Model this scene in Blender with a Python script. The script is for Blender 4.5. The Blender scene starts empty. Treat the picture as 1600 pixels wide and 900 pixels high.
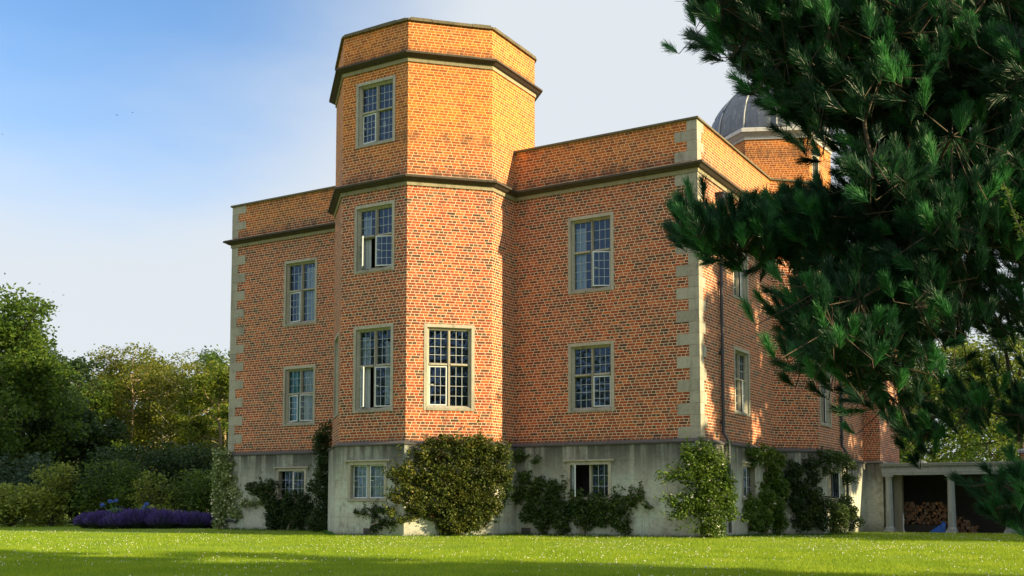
import bpy, math, random
import numpy as np
from mathutils import Vector, Matrix
R = math.radians
sc = bpy.context.scene
col = sc.collection

# ------------------------------------------------------------------ camera
CAM = np.array([9.532, -25.172, 0.90]); PITCH, YAW, FPX, PCY = 4.279, -30.731, 1676.386, 658.245
cam_d = bpy.data.cameras.new('camera'); cam = bpy.data.objects.new('camera', cam_d); col.objects.link(cam)
cam.location = CAM; cam.rotation_euler = (R(90 + PITCH), 0, R(-YAW))
cam_d.sensor_width = 36; cam_d.lens = 36 * FPX / 1600; cam_d.shift_y = (PCY - 450) / 1600
cam_d.clip_start = 0.05; cam_d.clip_end = 2000
sc.camera = cam
# ------------------------------------------------------------------ light
SUN_EL, SUN_AZ = 17.8, 7.0            # azimuth measured from +X towards +Y
SKY_STRENGTH = 0.060
w = bpy.data.worlds.new('World'); sc.world = w; w.use_nodes = True
nt = w.node_tree; nt.nodes.clear(); L = nt.links.new
def wn(t, **k):
    n = nt.nodes.new(t)
    for a, b in k.items(): setattr(n, a, b)
    return n
sky = wn('ShaderNodeTexSky', sky_type='NISHITA', sun_disc=False, sun_elevation=R(SUN_EL), sun_rotation=R(90 - SUN_AZ),
         altitude=50, air_density=1.0, dust_density=1.2, ozone_density=1.5)
geo = wn('ShaderNodeTexCoord')
dotn = wn('ShaderNodeVectorMath', operation='DOT_PRODUCT'); dotn.inputs[1].default_value = Vector((-0.700, 0.503, 0.508)).normalized()
L(geo.outputs['Generated'], dotn.inputs[0])
mp = wn('ShaderNodeMapping'); mp.inputs['Scale'].default_value = (1.4, 1.4, 4.5); mp.inputs['Rotation'].default_value = (0.0, 0.5, 0.3)
L(geo.outputs['Generated'], mp.inputs[0])
nz = wn('ShaderNodeTexNoise'); nz.inputs['Scale'].default_value = 2.2; nz.inputs['Detail'].default_value = 6; nz.inputs['Roughness'].default_value = 0.55
L(mp.outputs[0], nz.inputs['Vector'])
ma = wn('ShaderNodeMath', operation='MULTIPLY_ADD'); L(nz.outputs['Fac'], ma.inputs[0]); ma.inputs[1].default_value = -0.03; L(dotn.outputs['Value'], ma.inputs[2])
mr = wn('ShaderNodeMapRange', interpolation_type='SMOOTHSTEP'); L(ma.outputs[0], mr.inputs[0])
mr.inputs[1].default_value = 0.925; mr.inputs[2].default_value = 0.978; mr.inputs[3].default_value = 0.97; mr.inputs[4].default_value = 0.0
veil = wn('ShaderNodeRGB'); veil.outputs[0].default_value = (6.5, 6.9, 7.25, 1)
boost = wn('ShaderNodeMix', data_type='RGBA', blend_type='MULTIPLY'); boost.inputs[0].default_value = 1.0
L(sky.outputs[0], boost.inputs[6]); boost.inputs[7].default_value = (1.38, 1.75, 2.1, 1)
mx = wn('ShaderNodeMix', data_type='RGBA'); L(mr.outputs[0], mx.inputs[0]); L(boost.outputs[2], mx.inputs[6]); L(veil.outputs[0], mx.inputs[7])
bg = wn('ShaderNodeBackground'); bg.inputs[1].default_value = SKY_STRENGTH; L(mx.outputs[2], bg.inputs[0])
wo = wn('ShaderNodeOutputWorld'); L(bg.outputs[0], wo.inputs[0])
sd = bpy.data.lights.new('sun', 'SUN'); sd.energy = 5.0; sd.angle = R(0.5); sd.color = (1.0, 0.80, 0.44)
so = bpy.data.objects.new('sun', sd); col.objects.link(so)
SUN = Vector((math.cos(R(SUN_AZ)) * math.cos(R(SUN_EL)), math.sin(R(SUN_AZ)) * math.cos(R(SUN_EL)), math.sin(R(SUN_EL))))
so.rotation_euler = SUN.to_track_quat('Z', 'Y').to_euler(); so.location = (30, 0, 20)
vs = sc.view_settings; vs.view_transform = 'Standard'; vs.look = 'None'; vs.exposure = 1.0; vs.gamma = 1; vs.use_curve_mapping = False
sc.cycles.max_bounces = 6; sc.cycles.transparent_max_bounces = 10; sc.cycles.caustics_reflective = False; sc.cycles.caustics_refractive = False

# ------------------------------------------------------------------ helpers
def ray(u, v):
    yw, pt = R(YAW), R(PITCH)
    f = np.array([math.sin(yw) * math.cos(pt), math.cos(yw) * math.cos(pt), math.sin(pt)])
    r = np.array([math.cos(yw), -math.sin(yw), 0]); up = np.cross(r, f)
    return f + r * (u - 800) / FPX - up * (v - PCY) / FPX
def hit(u, v, n, d):
    r = ray(u, v); n = np.array(n, float); return CAM + r * ((d - CAM @ n) / (r @ n))
def gz(x, y): return -0.015 * min(max(y, 0), 30)
def spot(u, depth):
    p = CAM + ray(u, 783) * depth; return float(p[0]), float(p[1])
def spot3(u, v, depth): return CAM + ray(u, v) * depth

def tag(o, label=None, cat=None, group=None, kind=None):
    if label: o['label'] = label
    if cat: o['category'] = cat
    if group: o['group'] = group
    if kind: o['kind'] = kind
    return o
def empty(name, loc=(0, 0, 0), rz=0):
    o = bpy.data.objects.new(name, None); o.location = loc; o.rotation_euler.z = rz; o.empty_display_size = .3
    col.objects.link(o); return o
def np_obj(name, V, F, mat, parent=None, smooth=False, loc=None):
    V = np.asarray(V, np.float32); F = np.asarray(F, np.int32); k = F.shape[1]
    me = bpy.data.meshes.new(name); me.vertices.add(len(V)); me.vertices.foreach_set('co', V.ravel())
    me.loops.add(F.size); me.loops.foreach_set('vertex_index', F.ravel())
    me.polygons.add(len(F)); me.polygons.foreach_set('loop_start', np.arange(0, F.size, k, dtype=np.int32))
    me.polygons.foreach_set('loop_total', np.full(len(F), k, np.int32))
    if smooth: me.polygons.foreach_set('use_smooth', np.ones(len(F), bool))
    me.update(); me.validate(); me.materials.append(mat)
    o = bpy.data.objects.new(name, me); col.objects.link(o)
    if parent: o.parent = parent
    if loc is not None: o.location = loc
    return o
class MB:
    def __init__(s): s.v = []; s.f = []; s.uv = []; s.m = []; s.sm = []
    def poly(s, pts, uv=None, m=0, smooth=False):
        i = len(s.v); s.v += [tuple(p) for p in pts]; s.f.append(list(range(i, i + len(pts))))
        if uv is None:
            p = [Vector(q) for q in pts]; n = (p[1] - p[0]).cross(p[-1] - p[0])
            if abs(n.z) > max(abs(n.x), abs(n.y)): uv = [(q.x, q.y) for q in p]
            else:
                t = Vector((-n.y, n.x, 0)); t = t.normalized() if t.length > 1e-9 else Vector((1, 0, 0)); uv = [(q.dot(t), q.z) for q in p]
        s.uv += list(uv); s.m.append(m); s.sm.append(smooth)
    def box(s, a, b, m=0, M=None):
        (x0, y0, z0), (x1, y1, z1) = a, b
        P = [Vector(q) for q in ((x0, y0, z0), (x1, y0, z0), (x1, y1, z0), (x0, y1, z0), (x0, y0, z1), (x1, y0, z1), (x1, y1, z1), (x0, y1, z1))]
        if M is not None: P = [M @ q for q in P]
        for f in ((0, 1, 5, 4), (1, 2, 6, 5), (2, 3, 7, 6), (3, 0, 4, 7), (4, 5, 6, 7), (3, 2, 1, 0)): s.poly([P[i] for i in f], m=m)
    def tube(s, pts, rad, n=8, m=0, cap=True):
        pts = [Vector(p) for p in pts]; rs = rad if isinstance(rad, (list, tuple)) else [rad] * len(pts); rings = []
        for i, p in enumerate(pts):
            d = (pts[min(i + 1, len(pts) - 1)] - pts[max(i - 1, 0)]).normalized()
            a = Vector((0, 0, 1)) if abs(d.z) < .9 else Vector((1, 0, 0)); x = d.cross(a).normalized(); y = d.cross(x)
            rings.append([p + (x * math.cos(2 * math.pi * k / n) + y * math.sin(2 * math.pi * k / n)) * rs[i] for k in range(n)])
        b = len(s.v)
        for r in rings: s.v += [tuple(q) for q in r]
        for i in range(len(rings) - 1):
            for k in range(n):
                s.f.append([b + i * n + k, b + i * n + (k + 1) % n, b + (i + 1) * n + (k + 1) % n, b + (i + 1) * n + k]); s.m.append(m); s.sm.append(True)
                s.uv += [(k / n, i), ((k + 1) / n, i), ((k + 1) / n, i + 1), (k / n, i + 1)]
        if cap: s.poly(rings[-1], m=m); s.poly(rings[0][::-1], m=m)
    def lathe(s, prof, c=(0, 0, 0), n=16, m=0, smooth=True):
        for i in range(len(prof) - 1):
            (r0, z0), (r1, z1) = prof[i], prof[i + 1]
            for k in range(n):
                a, b = 2 * math.pi * k / n, 2 * math.pi * (k + 1) / n
                P = [(c[0] + r * math.cos(t), c[1] + r * math.sin(t), c[2] + z) for r, t, z in ((r0, a, z0), (r0, b, z0), (r1, b, z1), (r1, a, z1))]
                s.poly(P, m=m, smooth=smooth)
    def build(s, name, mats, parent=None, loc=None, merge=False, bevel=0):
        me = bpy.data.meshes.new(name); me.from_pydata(s.v, [], s.f); ul = me.uv_layers.new(name='UVMap')
        ul.data.foreach_set('uv', np.array(s.uv, np.float32).ravel())
        me.polygons.foreach_set('material_index', np.array(s.m, np.int32)); me.polygons.foreach_set('use_smooth', np.array(s.sm, bool))
        for mt in (mats if isinstance(mats, (list, tuple)) else [mats]): me.materials.append(mt)
        me.update(); o = bpy.data.objects.new(name, me); col.objects.link(o)
        if parent: o.parent = parent
        if loc is not None: o.location = loc
        return o
def offset(poly, d, closed=False):
    """offset outward; the polyline runs so that outside is on the right hand"""
    P = [Vector(p) for p in poly]; n = len(P); out = []
    def nrm(a, b): t = (b - a).normalized(); return Vector((t.y, -t.x))
    for i in range(n):
        if closed: a, b = nrm(P[i - 1], P[i]), nrm(P[i], P[(i + 1) % n])
        else:
            a = nrm(P[i - 1], P[i]) if i else nrm(P[0], P[1]); b = nrm(P[i], P[i + 1]) if i < n - 1 else a
            if not i: a = b
        m = (a + b); m = m / (1 + a.dot(b)) if (1 + a.dot(b)) > .05 else a
        out.append(P[i] + m * d)
    return out
def sweep(mb, poly, prof, closed=False, m=0):
    lines = [(offset(poly, d, closed), z) for d, z in prof]; n = len(poly); acc = [0]
    for i in range(n): acc.append(acc[-1] + (Vector(poly[(i + 1) % n]) - Vector(poly[i])).length)
    for j in range(len(prof) - 1):
        (A, za), (B, zb) = lines[j], lines[j + 1]
        for i in range(n if closed else n - 1):
            k = (i + 1) % n
            mb.poly([(A[i].x, A[i].y, za), (A[k].x, A[k].y, za), (B[k].x, B[k].y, zb), (B[i].x, B[i].y, zb)],
                    [(acc[i], za), (acc[i + 1], za), (acc[i + 1], zb + j * .001), (acc[i], zb + j * .001)], m=m)
def wall(mb, P, Q, z0, z1, holes=(), u0=0.0, depth=.16, m=0):
    """vertical face from P to Q (outside on the right hand), holes = (a0,a1,b0,b1) along/height, with reveals"""
    P, Q = Vector(P), Vector(Q); t = (Q - P).normalized(); Ln = (Q - P).length; n = Vector((t.y, -t.x))
    hs = [h for h in holes if h[3] > z0 and h[2] < z1]
    hs = [(h[0], h[1], max(h[2], z0), min(h[3], z1)) for h in hs]
    xs = sorted({0, Ln, *[h[0] for h in hs], *[h[1] for h in hs]}); zs = sorted({z0, z1, *[h[2] for h in hs], *[h[3] for h in hs]})
    X = lambda a, z, d=0: (P.x + t.x * a - n.x * d, P.y + t.y * a - n.y * d, z)
    for i in range(len(xs) - 1):
        for j in range(len(zs) - 1):
            cx, cz = (xs[i] + xs[i + 1]) / 2, (zs[j] + zs[j + 1]) / 2
            if any(h[0] < cx < h[1] and h[2] < cz < h[3] for h in hs): continue
            a, b, c, d = xs[i], xs[i + 1], zs[j], zs[j + 1]
            mb.poly([X(a, c), X(b, c), X(b, d), X(a, d)], [(u0 + a, c), (u0 + b, c), (u0 + b, d), (u0 + a, d)], m=m)
    return u0 + Ln

# ------------------------------------------------------------------ materials
class NT:
    def __init__(s, name):
        s.m = bpy.data.materials.new(name); s.m.use_nodes = True; s.t = s.m.node_tree; s.t.nodes.clear()
        s.o = s.n('ShaderNodeOutputMaterial'); s.b = s.n('ShaderNodeBsdfPrincipled'); s.l(s.b.outputs[0], s.o.inputs[0])
    def n(s, t, **k):
        x = s.t.nodes.new(t)
        for a, b in k.items(): setattr(x, a, b)
        return x
    def l(s, a, b): s.t.links.new(a, b)
    def put(s, inp, v):
        if hasattr(v, 'links') or isinstance(v, bpy.types.NodeSocket): s.l(v, inp)
        else: inp.default_value = v
    def math(s, op, a, b=0.0, c=None, clamp=False):
        x = s.n('ShaderNodeMath', operation=op, use_clamp=clamp); s.put(x.inputs[0], a); s.put(x.inputs[1], b)
        if c is not None: s.put(x.inputs[2], c)
        return x.outputs[0]
    def noise(s, vec, scale, detail=4, rough=.5):
        x = s.n('ShaderNodeTexNoise'); s.l(vec, x.inputs['Vector']); x.inputs['Scale'].default_value = scale
        x.inputs['Detail'].default_value = detail; x.inputs['Roughness'].default_value = rough; return x.outputs['Fac']
    def ramp(s, fac, stops, interp='LINEAR'):
        x = s.n('ShaderNodeValToRGB'); s.l(fac, x.inputs[0]); cr = x.color_ramp; cr.interpolation = interp
        while len(cr.elements) < len(stops): cr.elements.new(.5)
        for e, (p, c) in zip(cr.elements, stops): e.position = p; e.color = (*c, 1) if len(c) == 3 else c
        return x.outputs[0]
    def mix(s, f, a, b, blend='MIX'):
        x = s.n('ShaderNodeMix', data_type='RGBA', blend_type=blend); s.put(x.inputs[0], f)
        for i, v in ((6, a), (7, b)): s.put(x.inputs[i], (*v, 1) if isinstance(v, tuple) and len(v) == 3 else v)
        return x.outputs[2]
    def mrange(s, v, a, b, c=0., d=1., smooth=True):
        x = s.n('ShaderNodeMapRange'); x.interpolation_type = 'SMOOTHSTEP' if smooth else 'LINEAR'; s.l(v, x.inputs[0])
        for i, q in enumerate((a, b, c, d)): x.inputs[i + 1].default_value = q
        return x.outputs[0]
    def comb(s, x, y, z=0.):
        c = s.n('ShaderNodeCombineXYZ'); s.put(c.inputs[0], x); s.put(c.inputs[1], y); s.put(c.inputs[2], z); return c.outputs[0]
    def bump(s, h, strength, dist=.02):
        b = s.n('ShaderNodeBump'); b.inputs['Strength'].default_value = strength; b.inputs['Distance'].default_value = dist
        s.l(h, b.inputs['Height']); s.l(b.outputs[0], s.b.inputs['Normal'])
    def map(s, vec, scale):
        x = s.n('ShaderNodeMapping'); s.l(vec, x.inputs[0]); x.inputs['Scale'].default_value = scale; return x.outputs[0]
    @property
    def obj(s): return s.n('ShaderNodeTexCoord').outputs['Object']
    @property
    def gpos(s): return s.n('ShaderNodeNewGeometry').outputs['Position']

def brick_mat():
    m = NT('brick'); tc = m.n('ShaderNodeTexCoord'); uv = tc.outputs['UV']; pos = m.gpos
    sep = m.n('ShaderNodeSeparateXYZ'); m.l(uv, sep.inputs[0]); U, V = sep.outputs[0], sep.outputs[1]
    wob = m.noise(uv, 9, 3); wob2 = m.math('SUBTRACT', wob, .5)
    U = m.math('MULTIPLY_ADD', wob2, .008, U); V = m.math('MULTIPLY_ADD', wob2, .006, V)
    h = .0743
    rv = m.math('DIVIDE', V, h); row = m.math('FLOOR', rv); fv = m.math('FRACT', rv)
    isH = m.math('MODULO', row, 2.0)                       # English bond: courses of headers between courses of stretchers
    P = m.math('MULTIPLY_ADD', isH, -.116, .232)
    shift = m.math('MULTIPLY_ADD', m.math('MODULO', m.math('FLOOR', m.math('MULTIPLY', row, .5)), 2.0), .5, m.math('MULTIPLY', isH, .25))
    ru = m.math('ADD', m.math('DIVIDE', U, P), shift); cell = m.math('FLOOR', ru); fu = m.math('FRACT', ru)
    du = m.math('MULTIPLY', m.math('MINIMUM', fu, m.math('SUBTRACT', 1.0, fu)), P)
    dv = m.math('MULTIPLY', m.math('MINIMUM', fv, m.math('SUBTRACT', 1.0, fv)), h)
    d = m.math('MINIMUM', du, dv)
    brick = m.mrange(d, .0048, .0082)
    wn1 = m.n('ShaderNodeTexWhiteNoise', noise_dimensions='3D'); m.l(m.comb(m.math('MULTIPLY_ADD', cell, 2.0, isH), row, .37), wn1.inputs['Vector'])
    r1 = wn1.outputs['Value']; scl = m.n('ShaderNodeSeparateColor'); m.l(wn1.outputs['Color'], scl.inputs[0]); r2 = scl.outputs[1]; r3 = scl.outputs[2]
    big = m.noise(pos, .55, 4, .6)
    sel = m.math('ADD', r1, m.math('MULTIPLY', m.math('SUBTRACT', big, .5), .35))
    c = m.ramp(sel, [(0.0, (.080, .046, .030)), (.06, (.13, .050, .027)), (.17, (.21, .052, .020)), (.38, (.31, .064, .018)), (.60, (.39, .084, .019)), (.82, (.46, .118, .024)), (.97, (.50, .150, .034)), (1.0, (.36, .15, .08))])
    c = m.mix(m.math('MULTIPLY', isH, m.math('GREATER_THAN', r2, .86)), c, (.10, .056, .034))
    val = m.math('MULTIPLY_ADD', r3, .4, .80); cc = m.n('ShaderNodeHueSaturation'); m.l(val, cc.inputs['Value']); m.l(c, cc.inputs['Color']); c = cc.outputs[0]
    sp = m.n('ShaderNodeSeparateXYZ'); m.l(pos, sp.inputs[0])
    # brick and mortar turn yellower towards the parapets and the upper stage
    up = m.math('MULTIPLY_ADD', m.mrange(m.math('MULTIPLY_ADD', big, 1.6, sp.outputs[2]), 9.6, 12.2), .85, m.mrange(m.math('MULTIPLY_ADD', big, 1.2, sp.outputs[2]), 9.6, 10.6, 0, .15))
    ylo = m.mix(.66, c, m.mix(r1, (.44, .110, .005), (.80, .27, .007)))
    c = m.mix(up, c, ylo)
    # paler colour mixed in by noise, in irregular patches
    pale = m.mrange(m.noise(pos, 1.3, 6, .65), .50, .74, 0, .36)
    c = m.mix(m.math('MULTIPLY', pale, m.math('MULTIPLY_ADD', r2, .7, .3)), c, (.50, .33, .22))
    c = m.mix(1.0, c, (.98, .80, .64), 'MULTIPLY')
    c = m.mix(m.mrange(m.noise(pos, .33, 5, .6), .38, .62, .30, 0), c, (.10, .045, .026))
    mort = m.mix(m.noise(pos, 5, 4), (.74, .55, .39), (.90, .71, .52))
    mort = m.mix(m.math('MULTIPLY', up, .6), mort, (.95, .50, .10))
    c = m.mix(brick, mort, c)
    # soot runs
    st = m.noise(m.map(pos, (1.6, 1.6, .28)), 1.4, 5, .6); dirt = m.mrange(st, .56, .78, 0, .38)
    c = m.mix(dirt, c, (.05, .04, .035))
    zz_ = sp.outputs[2]; rn = m.noise(m.map(pos, (2.2, 2.2, .5)), 2.0, 6, .65)
    for a_, b_, w_ in ((9.50, 9.85, .75), (12.83, 13.15, .6), (2.45, 2.75, .4)):       # damp and moss above the ledges
        c = m.mix(m.math('MULTIPLY', m.math('MULTIPLY', m.mrange(zz_, b_, a_), m.math('GREATER_THAN', zz_, a_ - .2)), m.mrange(rn, .40, .62, .15, w_)), c, (.045, .036, .026))
    for a_, b_, w_ in ((10.2, 10.58, .5), (13.3, 13.66, .45), (8.75, 9.2, .3)):       # soot runs under coping and string course
        c = m.mix(m.math('MULTIPLY', m.math('MULTIPLY', m.mrange(zz_, a_, b_), m.math('LESS_THAN', zz_, b_ + .1)), m.mrange(rn, .45, .65, 0, w_)), c, (.06, .045, .035))
    m.l(c, m.b.inputs['Base Color']); m.b.inputs['Roughness'].default_value = .88
    hgt = m.math('ADD', brick, m.math('MULTIPLY', m.noise(uv, 60, 4), .35)); m.bump(hgt, .55, .008)
    return m.m
def stone_mat(name, a, b, dark=.5, scale=1.0, rough=.9, lich=0.0):
    m = NT(name); p = m.gpos
    n1 = m.noise(p, 1.7 * scale, 6, .6); n2 = m.noise(p, 14 * scale, 5, .6); st = m.noise(m.map(p, (3, 3, .5)), 2.0 * scale, 5, .6)
    c = m.mix(n1, a, b); c = m.mix(m.mrange(n2, .35, .75, 0, .35), c, tuple(x * .55 for x in a))
    c = m.mix(m.mrange(st, .5, .75, 0, dark), c, tuple(x * .25 for x in a))
    isl = m.n('ShaderNodeNewGeometry').outputs['Random Per Island']; hv = m.n('ShaderNodeHueSaturation'); m.l(c, hv.inputs['Color']); m.l(m.math('MULTIPLY_ADD', isl, .34, .83), hv.inputs['Value']); c = hv.outputs[0]
    if lich: c = m.mix(m.mrange(m.noise(p, 22, 4, .7), .52, .62, 0, lich), c, (.10, .10, .035))
    m.l(c, m.b.inputs['Base Color']); m.b.inputs['Roughness'].default_value = rough; m.bump(n2, .4, .015); return m.m
def plinth_mat():
    m = NT('plinth_render'); p = m.gpos; sp = m.n('ShaderNodeSeparateXYZ'); m.l(p, sp.inputs[0]); z = sp.outputs[2]
    n1 = m.noise(p, .9, 6, .62); fine = m.noise(p, 11, 6, .65); st = m.noise(m.map(p, (2.6, 2.6, .16)), 1.7, 6, .62); st2 = m.noise(m.map(p, (9, 9, .35)), 1.7, 5, .6)
    c = m.mix(n1, (.40, .41, .355), (.62, .61, .54)); c = m.mix(m.mrange(m.noise(p, 1.7, 7, .7), .47, .62, 0, .75), c, (.56, .63, .57)); c = m.mix(m.mrange(m.noise(p, 2.9, 7, .7), .52, .66, 0, .6), c, (.22, .215, .18))
    c = m.mix(m.mrange(fine, .4, .8, 0, .45), c, (.17, .17, .14))
    topd = m.mrange(z, .9, 2.5)                    # rain runs that start under the drip and fade lower down
    c = m.mix(m.math('MULTIPLY', m.mrange(st, .30, .56, .35, .97), topd), c, (.055, .055, .048))
    c = m.mix(m.math('MULTIPLY', m.mrange(st2, .5, .72), .28), c, (.10, .105, .09))
    c = m.mix(m.math('MULTIPLY', m.mrange(z, .35, -.3), .6), c, (.09, .10, .05))
    wv = m.math('FRACT', m.math('MULTIPLY', z, 2.05)); ln = m.mrange(m.math('ABSOLUTE', m.math('SUBTRACT', wv, .5)), .485, .498)
    c = m.mix(m.math('MULTIPLY', ln, m.mrange(n1, .35, .65, .05, .5)), c, (.10, .10, .09))
    m.l(c, m.b.inputs['Base Color']); m.b.inputs['Roughness'].default_value = .93; m.bump(m.math('SUBTRACT', fine, m.math('MULTIPLY', ln, .5)), .4, .02); return m.m
def simple(name, c, rough=.6, var=.15, metal=0, scale=6, spec=None):
    m = NT(name); n = m.noise(m.gpos, scale, 5, .6)
    m.l(m.mix(n, tuple(x * (1 - var) for x in c), tuple(min(1, x * (1 + var)) for x in c)), m.b.inputs['Base Color'])
    m.b.inputs['Roughness'].default_value = rough; m.b.inputs['Metallic'].default_value = metal; m.bump(n, .1, .01); return m.m
def leaf_mat(name, cols, trans=.35, rough=.55, spec=.3):
    m = NT(name); g = m.n('ShaderNodeNewGeometry'); r = g.outputs['Random Per Island']; big = m.noise(g.outputs['Position'], 1.1, 3, .6)
    f = m.math('ADD', m.math('MULTIPLY', r, .55), m.math('MULTIPLY', big, .9), clamp=False)
    f = m.math('SUBTRACT', f, .24, clamp=True)
    c = m.ramp(f, [(i / (len(cols) - 1), q) for i, q in enumerate(cols)])
    m.l(c, m.b.inputs['Base Color']); m.b.inputs['Roughness'].default_value = rough; m.b.inputs['Specular IOR Level'].default_value = spec
    t = m.n('ShaderNodeBsdfTranslucent'); hs = m.n('ShaderNodeHueSaturation'); m.l(c, hs.inputs['Color']); hs.inputs['Value'].default_value = 1.5; hs.inputs['Hue'].default_value = .485; m.l(hs.outputs[0], t.inputs[0])
    x = m.n('ShaderNodeMixShader'); x.inputs[0].default_value = trans; m.l(m.b.outputs[0], x.inputs[1]); m.l(t.outputs[0], x.inputs[2]); m.l(x.outputs[0], m.o.inputs[0])
    return m.m
def glass_mat():
    m = NT('leaded_glass'); p = m.gpos; b = m.n('ShaderNodeBump'); b.inputs['Strength'].default_value = .8; b.inputs['Distance'].default_value = .02
    vo = m.n('ShaderNodeTexVoronoi'); m.l(p, vo.inputs['Vector']); vo.inputs['Scale'].default_value = 5
    m.l(m.math('ADD', m.noise(p, 4, 2), m.math('MULTIPLY', vo.outputs['Distance'], .3)), b.inputs['Height'])
    g = m.n('ShaderNodeBsdfGlossy'); g.inputs['Roughness'].default_value = .03; g.inputs['Color'].default_value = (.36, .60, 1, 1); m.l(b.outputs[0], g.inputs['Normal'])
    t = m.n('ShaderNodeBsdfTransparent'); t.inputs[0].default_value = (.78, .88, .92, 1)
    fr = m.n('ShaderNodeFresnel'); fr.inputs[0].default_value = 1.5; m.l(b.outputs[0], fr.inputs['Normal'])
    x = m.n('ShaderNodeMixShader'); m.l(m.math('MULTIPLY_ADD', fr.outputs[0], 1.1, .04, clamp=True), x.inputs[0]); m.l(t.outputs[0], x.inputs[1]); m.l(g.outputs[0], x.inputs[2])
    m.l(x.outputs[0], m.o.inputs[0]); return m.m
def lawn_mat():
    m = NT('lawn'); p = m.gpos; n1 = m.noise(p, .35, 5, .6); n2 = m.noise(p, 6, 6, .7); n3 = m.noise(p, 45, 4, .7)
    c = m.mix(n1, (.13, .24, .014), (.24, .34, .018)); c = m.mix(m.mrange(n2, .4, .7, 0, .6), c, (.075, .14, .018)); c = m.mix(m.mrange(n3, .4, .7, 0, .5), c, (.22, .30, .05))
    m.l(c, m.b.inputs['Base Color']); m.b.inputs['Roughness'].default_value = .9; m.bump(m.math('ADD', n2, n3), .8, .05); return m.m
def bark_mat(name, a, b):
    m = NT(name); p = m.map(m.obj, (3, 3, .6)); n = m.noise(p, 5, 6, .65); m.l(m.mix(n, a, b), m.b.inputs['Base Color']); m.b.inputs['Roughness'].default_value = .9; m.bump(n, .6, .03); return m.m
def lead_mat():
    m = NT('lead_sheet'); p = m.gpos; n = m.noise(p, 2.4, 6, .6); st = m.noise(m.map(p, (5, 5, .7)), 2, 5, .6)
    c = m.mix(n, (.09, .105, .13), (.19, .21, .25)); c = m.mix(m.mrange(st, .5, .72, 0, .6), c, (.34, .36, .38)); m.l(c, m.b.inputs['Base Color']); m.b.inputs['Roughness'].default_value = .5; m.b.inputs['Metallic'].default_value = .35; m.bump(n, .25, .02); return m.m

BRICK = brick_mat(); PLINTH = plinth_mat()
STONE = stone_mat('dressed_stone', (.33, .305, .25), (.46, .43, .36), .5)
CORN = stone_mat('cornice_stone', (.27, .24, .17), (.38, .33, .22), .5, 1.0, .92, .15)
COVE_SHADE = stone_mat('shaded_cove', (.050, .038, .034), (.10, .080, .066), .5, 1.5, .95, .05)  # cove and lip dark: shade under the cornice lip put into the colour
COPE = stone_mat('weathered_coping', (.10, .085, .062), (.24, .20, .13), .5, 2, .95, .5)
DRIP = stone_mat('slate_drip', (.06, .058, .062), (.13, .12, .12), .4, 3, .8)
GLASS = glass_mat(); LEADC = simple('came', (.42, .46, .50), .5, .2); WHITE = simple('casement_paint', (.66, .70, .72), .4, .08, 0, 20)
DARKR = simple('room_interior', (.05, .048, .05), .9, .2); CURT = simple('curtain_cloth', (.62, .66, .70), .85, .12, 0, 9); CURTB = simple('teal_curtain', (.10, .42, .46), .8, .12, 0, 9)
PAPER = simple('notice_paper', (.75, .75, .7), .8, .05)
LAWN = lawn_mat(); LEAD = lead_mat(); PIPE = simple('cast_iron', (.045, .05, .065), .45, .25, .2, 12)
WTRIM = stone_mat('painted_stone', (.50, .50, .50), (.66, .66, .66), .35, 2, .7)
COLST = stone_mat('weathered_column_stone', (.26, .30, .33), (.42, .46, .50), .45, 2.5, .85)
ROOF = simple('flat_roof', (.08, .08, .085), .9, .2)

# ------------------------------------------------------------------ ground
def axis(lo, hi, step, far):
    a = list(np.arange(lo, hi + .01, step)); s = step; x = hi; y = lo
    while x < far: s *= 1.5; x += s; a.append(x); y -= s; a.insert(0, y)
    return a
xs, ys = axis(-45, 30, 1.5, 500), axis(-30, 60, 1.5, 500)
gv = [(x, y, gz(x, y) + .012 * math.sin(x * 1.3) * math.cos(y * .9)) for y in ys for x in xs]; nx = len(xs)
gf = [(j * nx + i, j * nx + i + 1, (j + 1) * nx + i + 1, (j + 1) * nx + i) for j in range(len(ys) - 1) for i in range(nx - 1)]
g = np_obj('lawn', gv, gf, LAWN, smooth=True); tag(g, 'sunlit green lawn in front of the house', None, None, 'structure')

# ------------------------------------------------------------------ house
ZB, ZC, ZT, ZTC, ZTT = 2.475, 9.192, 10.63, 12.53, 13.72
L1, F1, F2, R1 = (-10.76, -1.2), (-9.152, -2.813), (-6.959, -2.813), (-5.347, -1.2)
XL = -16.13
house = empty('brick_country_house', (0, 0, 0))
tag(house, 'tall red brick country house with stone quoins, octagonal stair tower and leaded windows', 'house')
BY0, BX, BY1, BY2 = 6.05, 1.03, 7.08, 9.92
front = [(XL, 0), (-10.76, 0), L1, F1, F2, R1, (-5.347, 0), (0, 0), (0, BY0), (BX, BY1), (BX, BY2), (0, BY2 + 1.03), (0, 17.5), (.63, 17.5), (.63, 21.2), (-8, 21.2)]
base = [(XL, 14)] + front
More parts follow.
